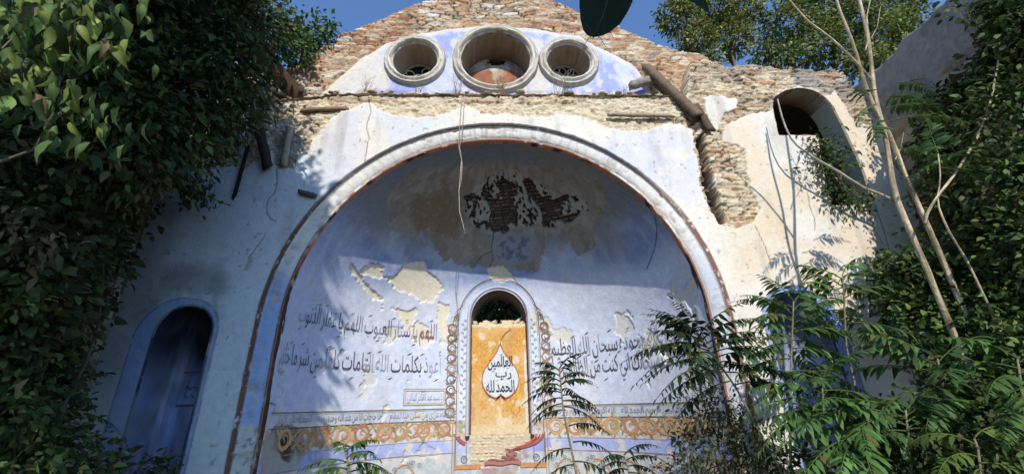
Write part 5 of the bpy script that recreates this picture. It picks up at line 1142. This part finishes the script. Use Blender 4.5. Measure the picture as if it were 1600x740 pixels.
tuft(785, 139, .12, .20, 18, (.46, .33, .16), 'yellow dry grass tuft on the sill of the middle round window', .9); tuft(1062, 150, .05, .2, 9, (.30, .28, .18), 'dry grass tuft at the right end of the ledge beside the beam', .7); tuft(975, 150, .05, .14, 8, (.20, .2, .12), 'tiny green brown tuft on the ledge right of the windows', .8)

# ---- near leaves dangling at the top of the view, on a twig overhead
nb = thing('overhead_twig', tuple(at(960, -60, -4.85)), 'overhead twig with big near leaves dangling into the top of the view', 'twig')
mb = MB(); mb.tube([at(840, -60, -4.85), at(960, -50, -4.86), at(1090, -45, -4.85), at(1300, -50, -4.83), at(1500, -160, -4.8)], [.004, .004, .0045, .005, .006], (.12, .10, .06), 6); mb.build('stem', M_BARK, nb, True)
def big_leaf(pts, Y, col, tw=.02):
    """one near leaf: outline with real curl"""
    P = np.array([at(x, y, Y) for x, y in pts]); c = P.mean(0); n = len(P); L = np.ptp(P[:, 0]); V = [c+np.array([0, .012, 0])]
    for p in P: V.append(p+np.array([0, -.15*abs(p[0]-c[0])+.1*(p[2]-c[2]), 0]))
    mb = MB(); T = [(0, 1+i, 1+(i+1) % n) for i in range(n)]; mb.add(V, T, None, col); mb.build('leaf', M_SHADELEAF, nb)
big_leaf([(915, -50), (905, -10), (904, 15), (905, 40), (909, 58), (915, 66), (925, 68), (940, 63), (953, 54), (968, 42), (979, 24), (984, 14), (988, 4), (995, -12), (990, -45), (950, -60)], -4.86, (.012, .022, .010))
big_leaf([(1040, -40), (1060, -15), (1080, 5), (1092, 15), (1104, 27), (1103, 10), (1098, -5), (1090, -25), (1075, -40)], -4.85, (.02, .04, .012))
big_leaf([(1290, -40), (1294, -10), (1299, 10), (1305, -2), (1308, -20), (1305, -42)], -4.83, (.015, .025, .012))

mb = MB(); mb.tube([at(962, -52, -4.872), at(955, -20, -4.876), at(942, 25, -4.874), (at(926, 62, -4.866))], [.0022, .0018, .0012, .0006], (.05, .07, .03), 5)
for k in range(5):
    q = at(957-k*7, -15+k*17, -4.874)
    for sg in (-1, 1): mb.tube([q, (q+at(957-k*7+sg*(34-k*4), -2+k*17, -4.866))/2, at(957-k*7+sg*(34-k*4), 6+k*17, -4.864)], [.0009, .0007, .0004], (.03, .05, .02), 4)
mb.build('leaf_vein', M_SHADELEAF, nb)
# ------------------------------------------------------------------ trees behind the photographer, whose shade falls on the left of the wall
def on_shadow(x, y, Y, Yw=0.0):
    """the point at depth Y whose shadow falls where the photograph shows x, y on the wall"""
    p = at(x, y, Yw); return p+SDIR*((Y-Yw)/SDIR[1])
sp = []
for x, y, r, *q in ((320, 335, .70), (380, 345, .6), (432, 335, .40), (405, 310, .34), (448, 340, .34), (250, 420, .8), (320, 430, .8), (390, 430, .65), (420, 420, .42), (200, 560, .9), (290, 560, .9), (360, 560, .65), (380, 540, .45), (260, 700, .9), (350, 680, .7), (368, 650, .45), (360, 305, .36), (315, 305, .4), (400, 480, .45), (398, 278, .16), (428, 285, .17), (452, 298, .17), (472, 325, .15), (440, 262, .10), (460, 272, .10), (484, 310, .09), (490, 335, .08), (120, 330, .9), (60, 450, 1.0), (200, 300, .7), (60, 300, .8), (-40, 380, 1.0), (-60, 560, 1.1),
                    (458, 410, .2, .7), (460, 445, .18, .8), (464, 480, .18, .8), (468, 515, .18, .8), (466, 555, .18, .8), (458, 595, .18, .8), (456, 640, .18, .8), (458, 690, .18, .8), (445, 440, .26, .6), (445, 500, .28, .6), (442, 560, .28, .6), (436, 620, .28, .6), (432, 690, .3, .6)):
    sp.append((on_shadow(x, y, -6.6+.3*(x % 3), q[0] if q else 0.0), r))
foliage_thing('shading_tree', 'tree', 'tall leafy tree behind the viewer that shades the left of the wall', (-4.6, -7.6, 0), sp, 260, .17, .09, DK+MD, .2)

mb = MB(); crown(mb, [(at(945, 20, -4.86)+SDIR*k+np.array([q, 0, 0]), r) for k, q, r in ((.9, -.05, .16), (1.1, .12, .16), (1.3, .0, .2), (1.6, .2, .22), (1.6, -.15, .2), (1.4, .45, .2))], 420, .10, .055, DK+MD); mb.build('foliage', M_LEAF, nb)  # unseen leaf clumps added toward the sun to shade the near leaves
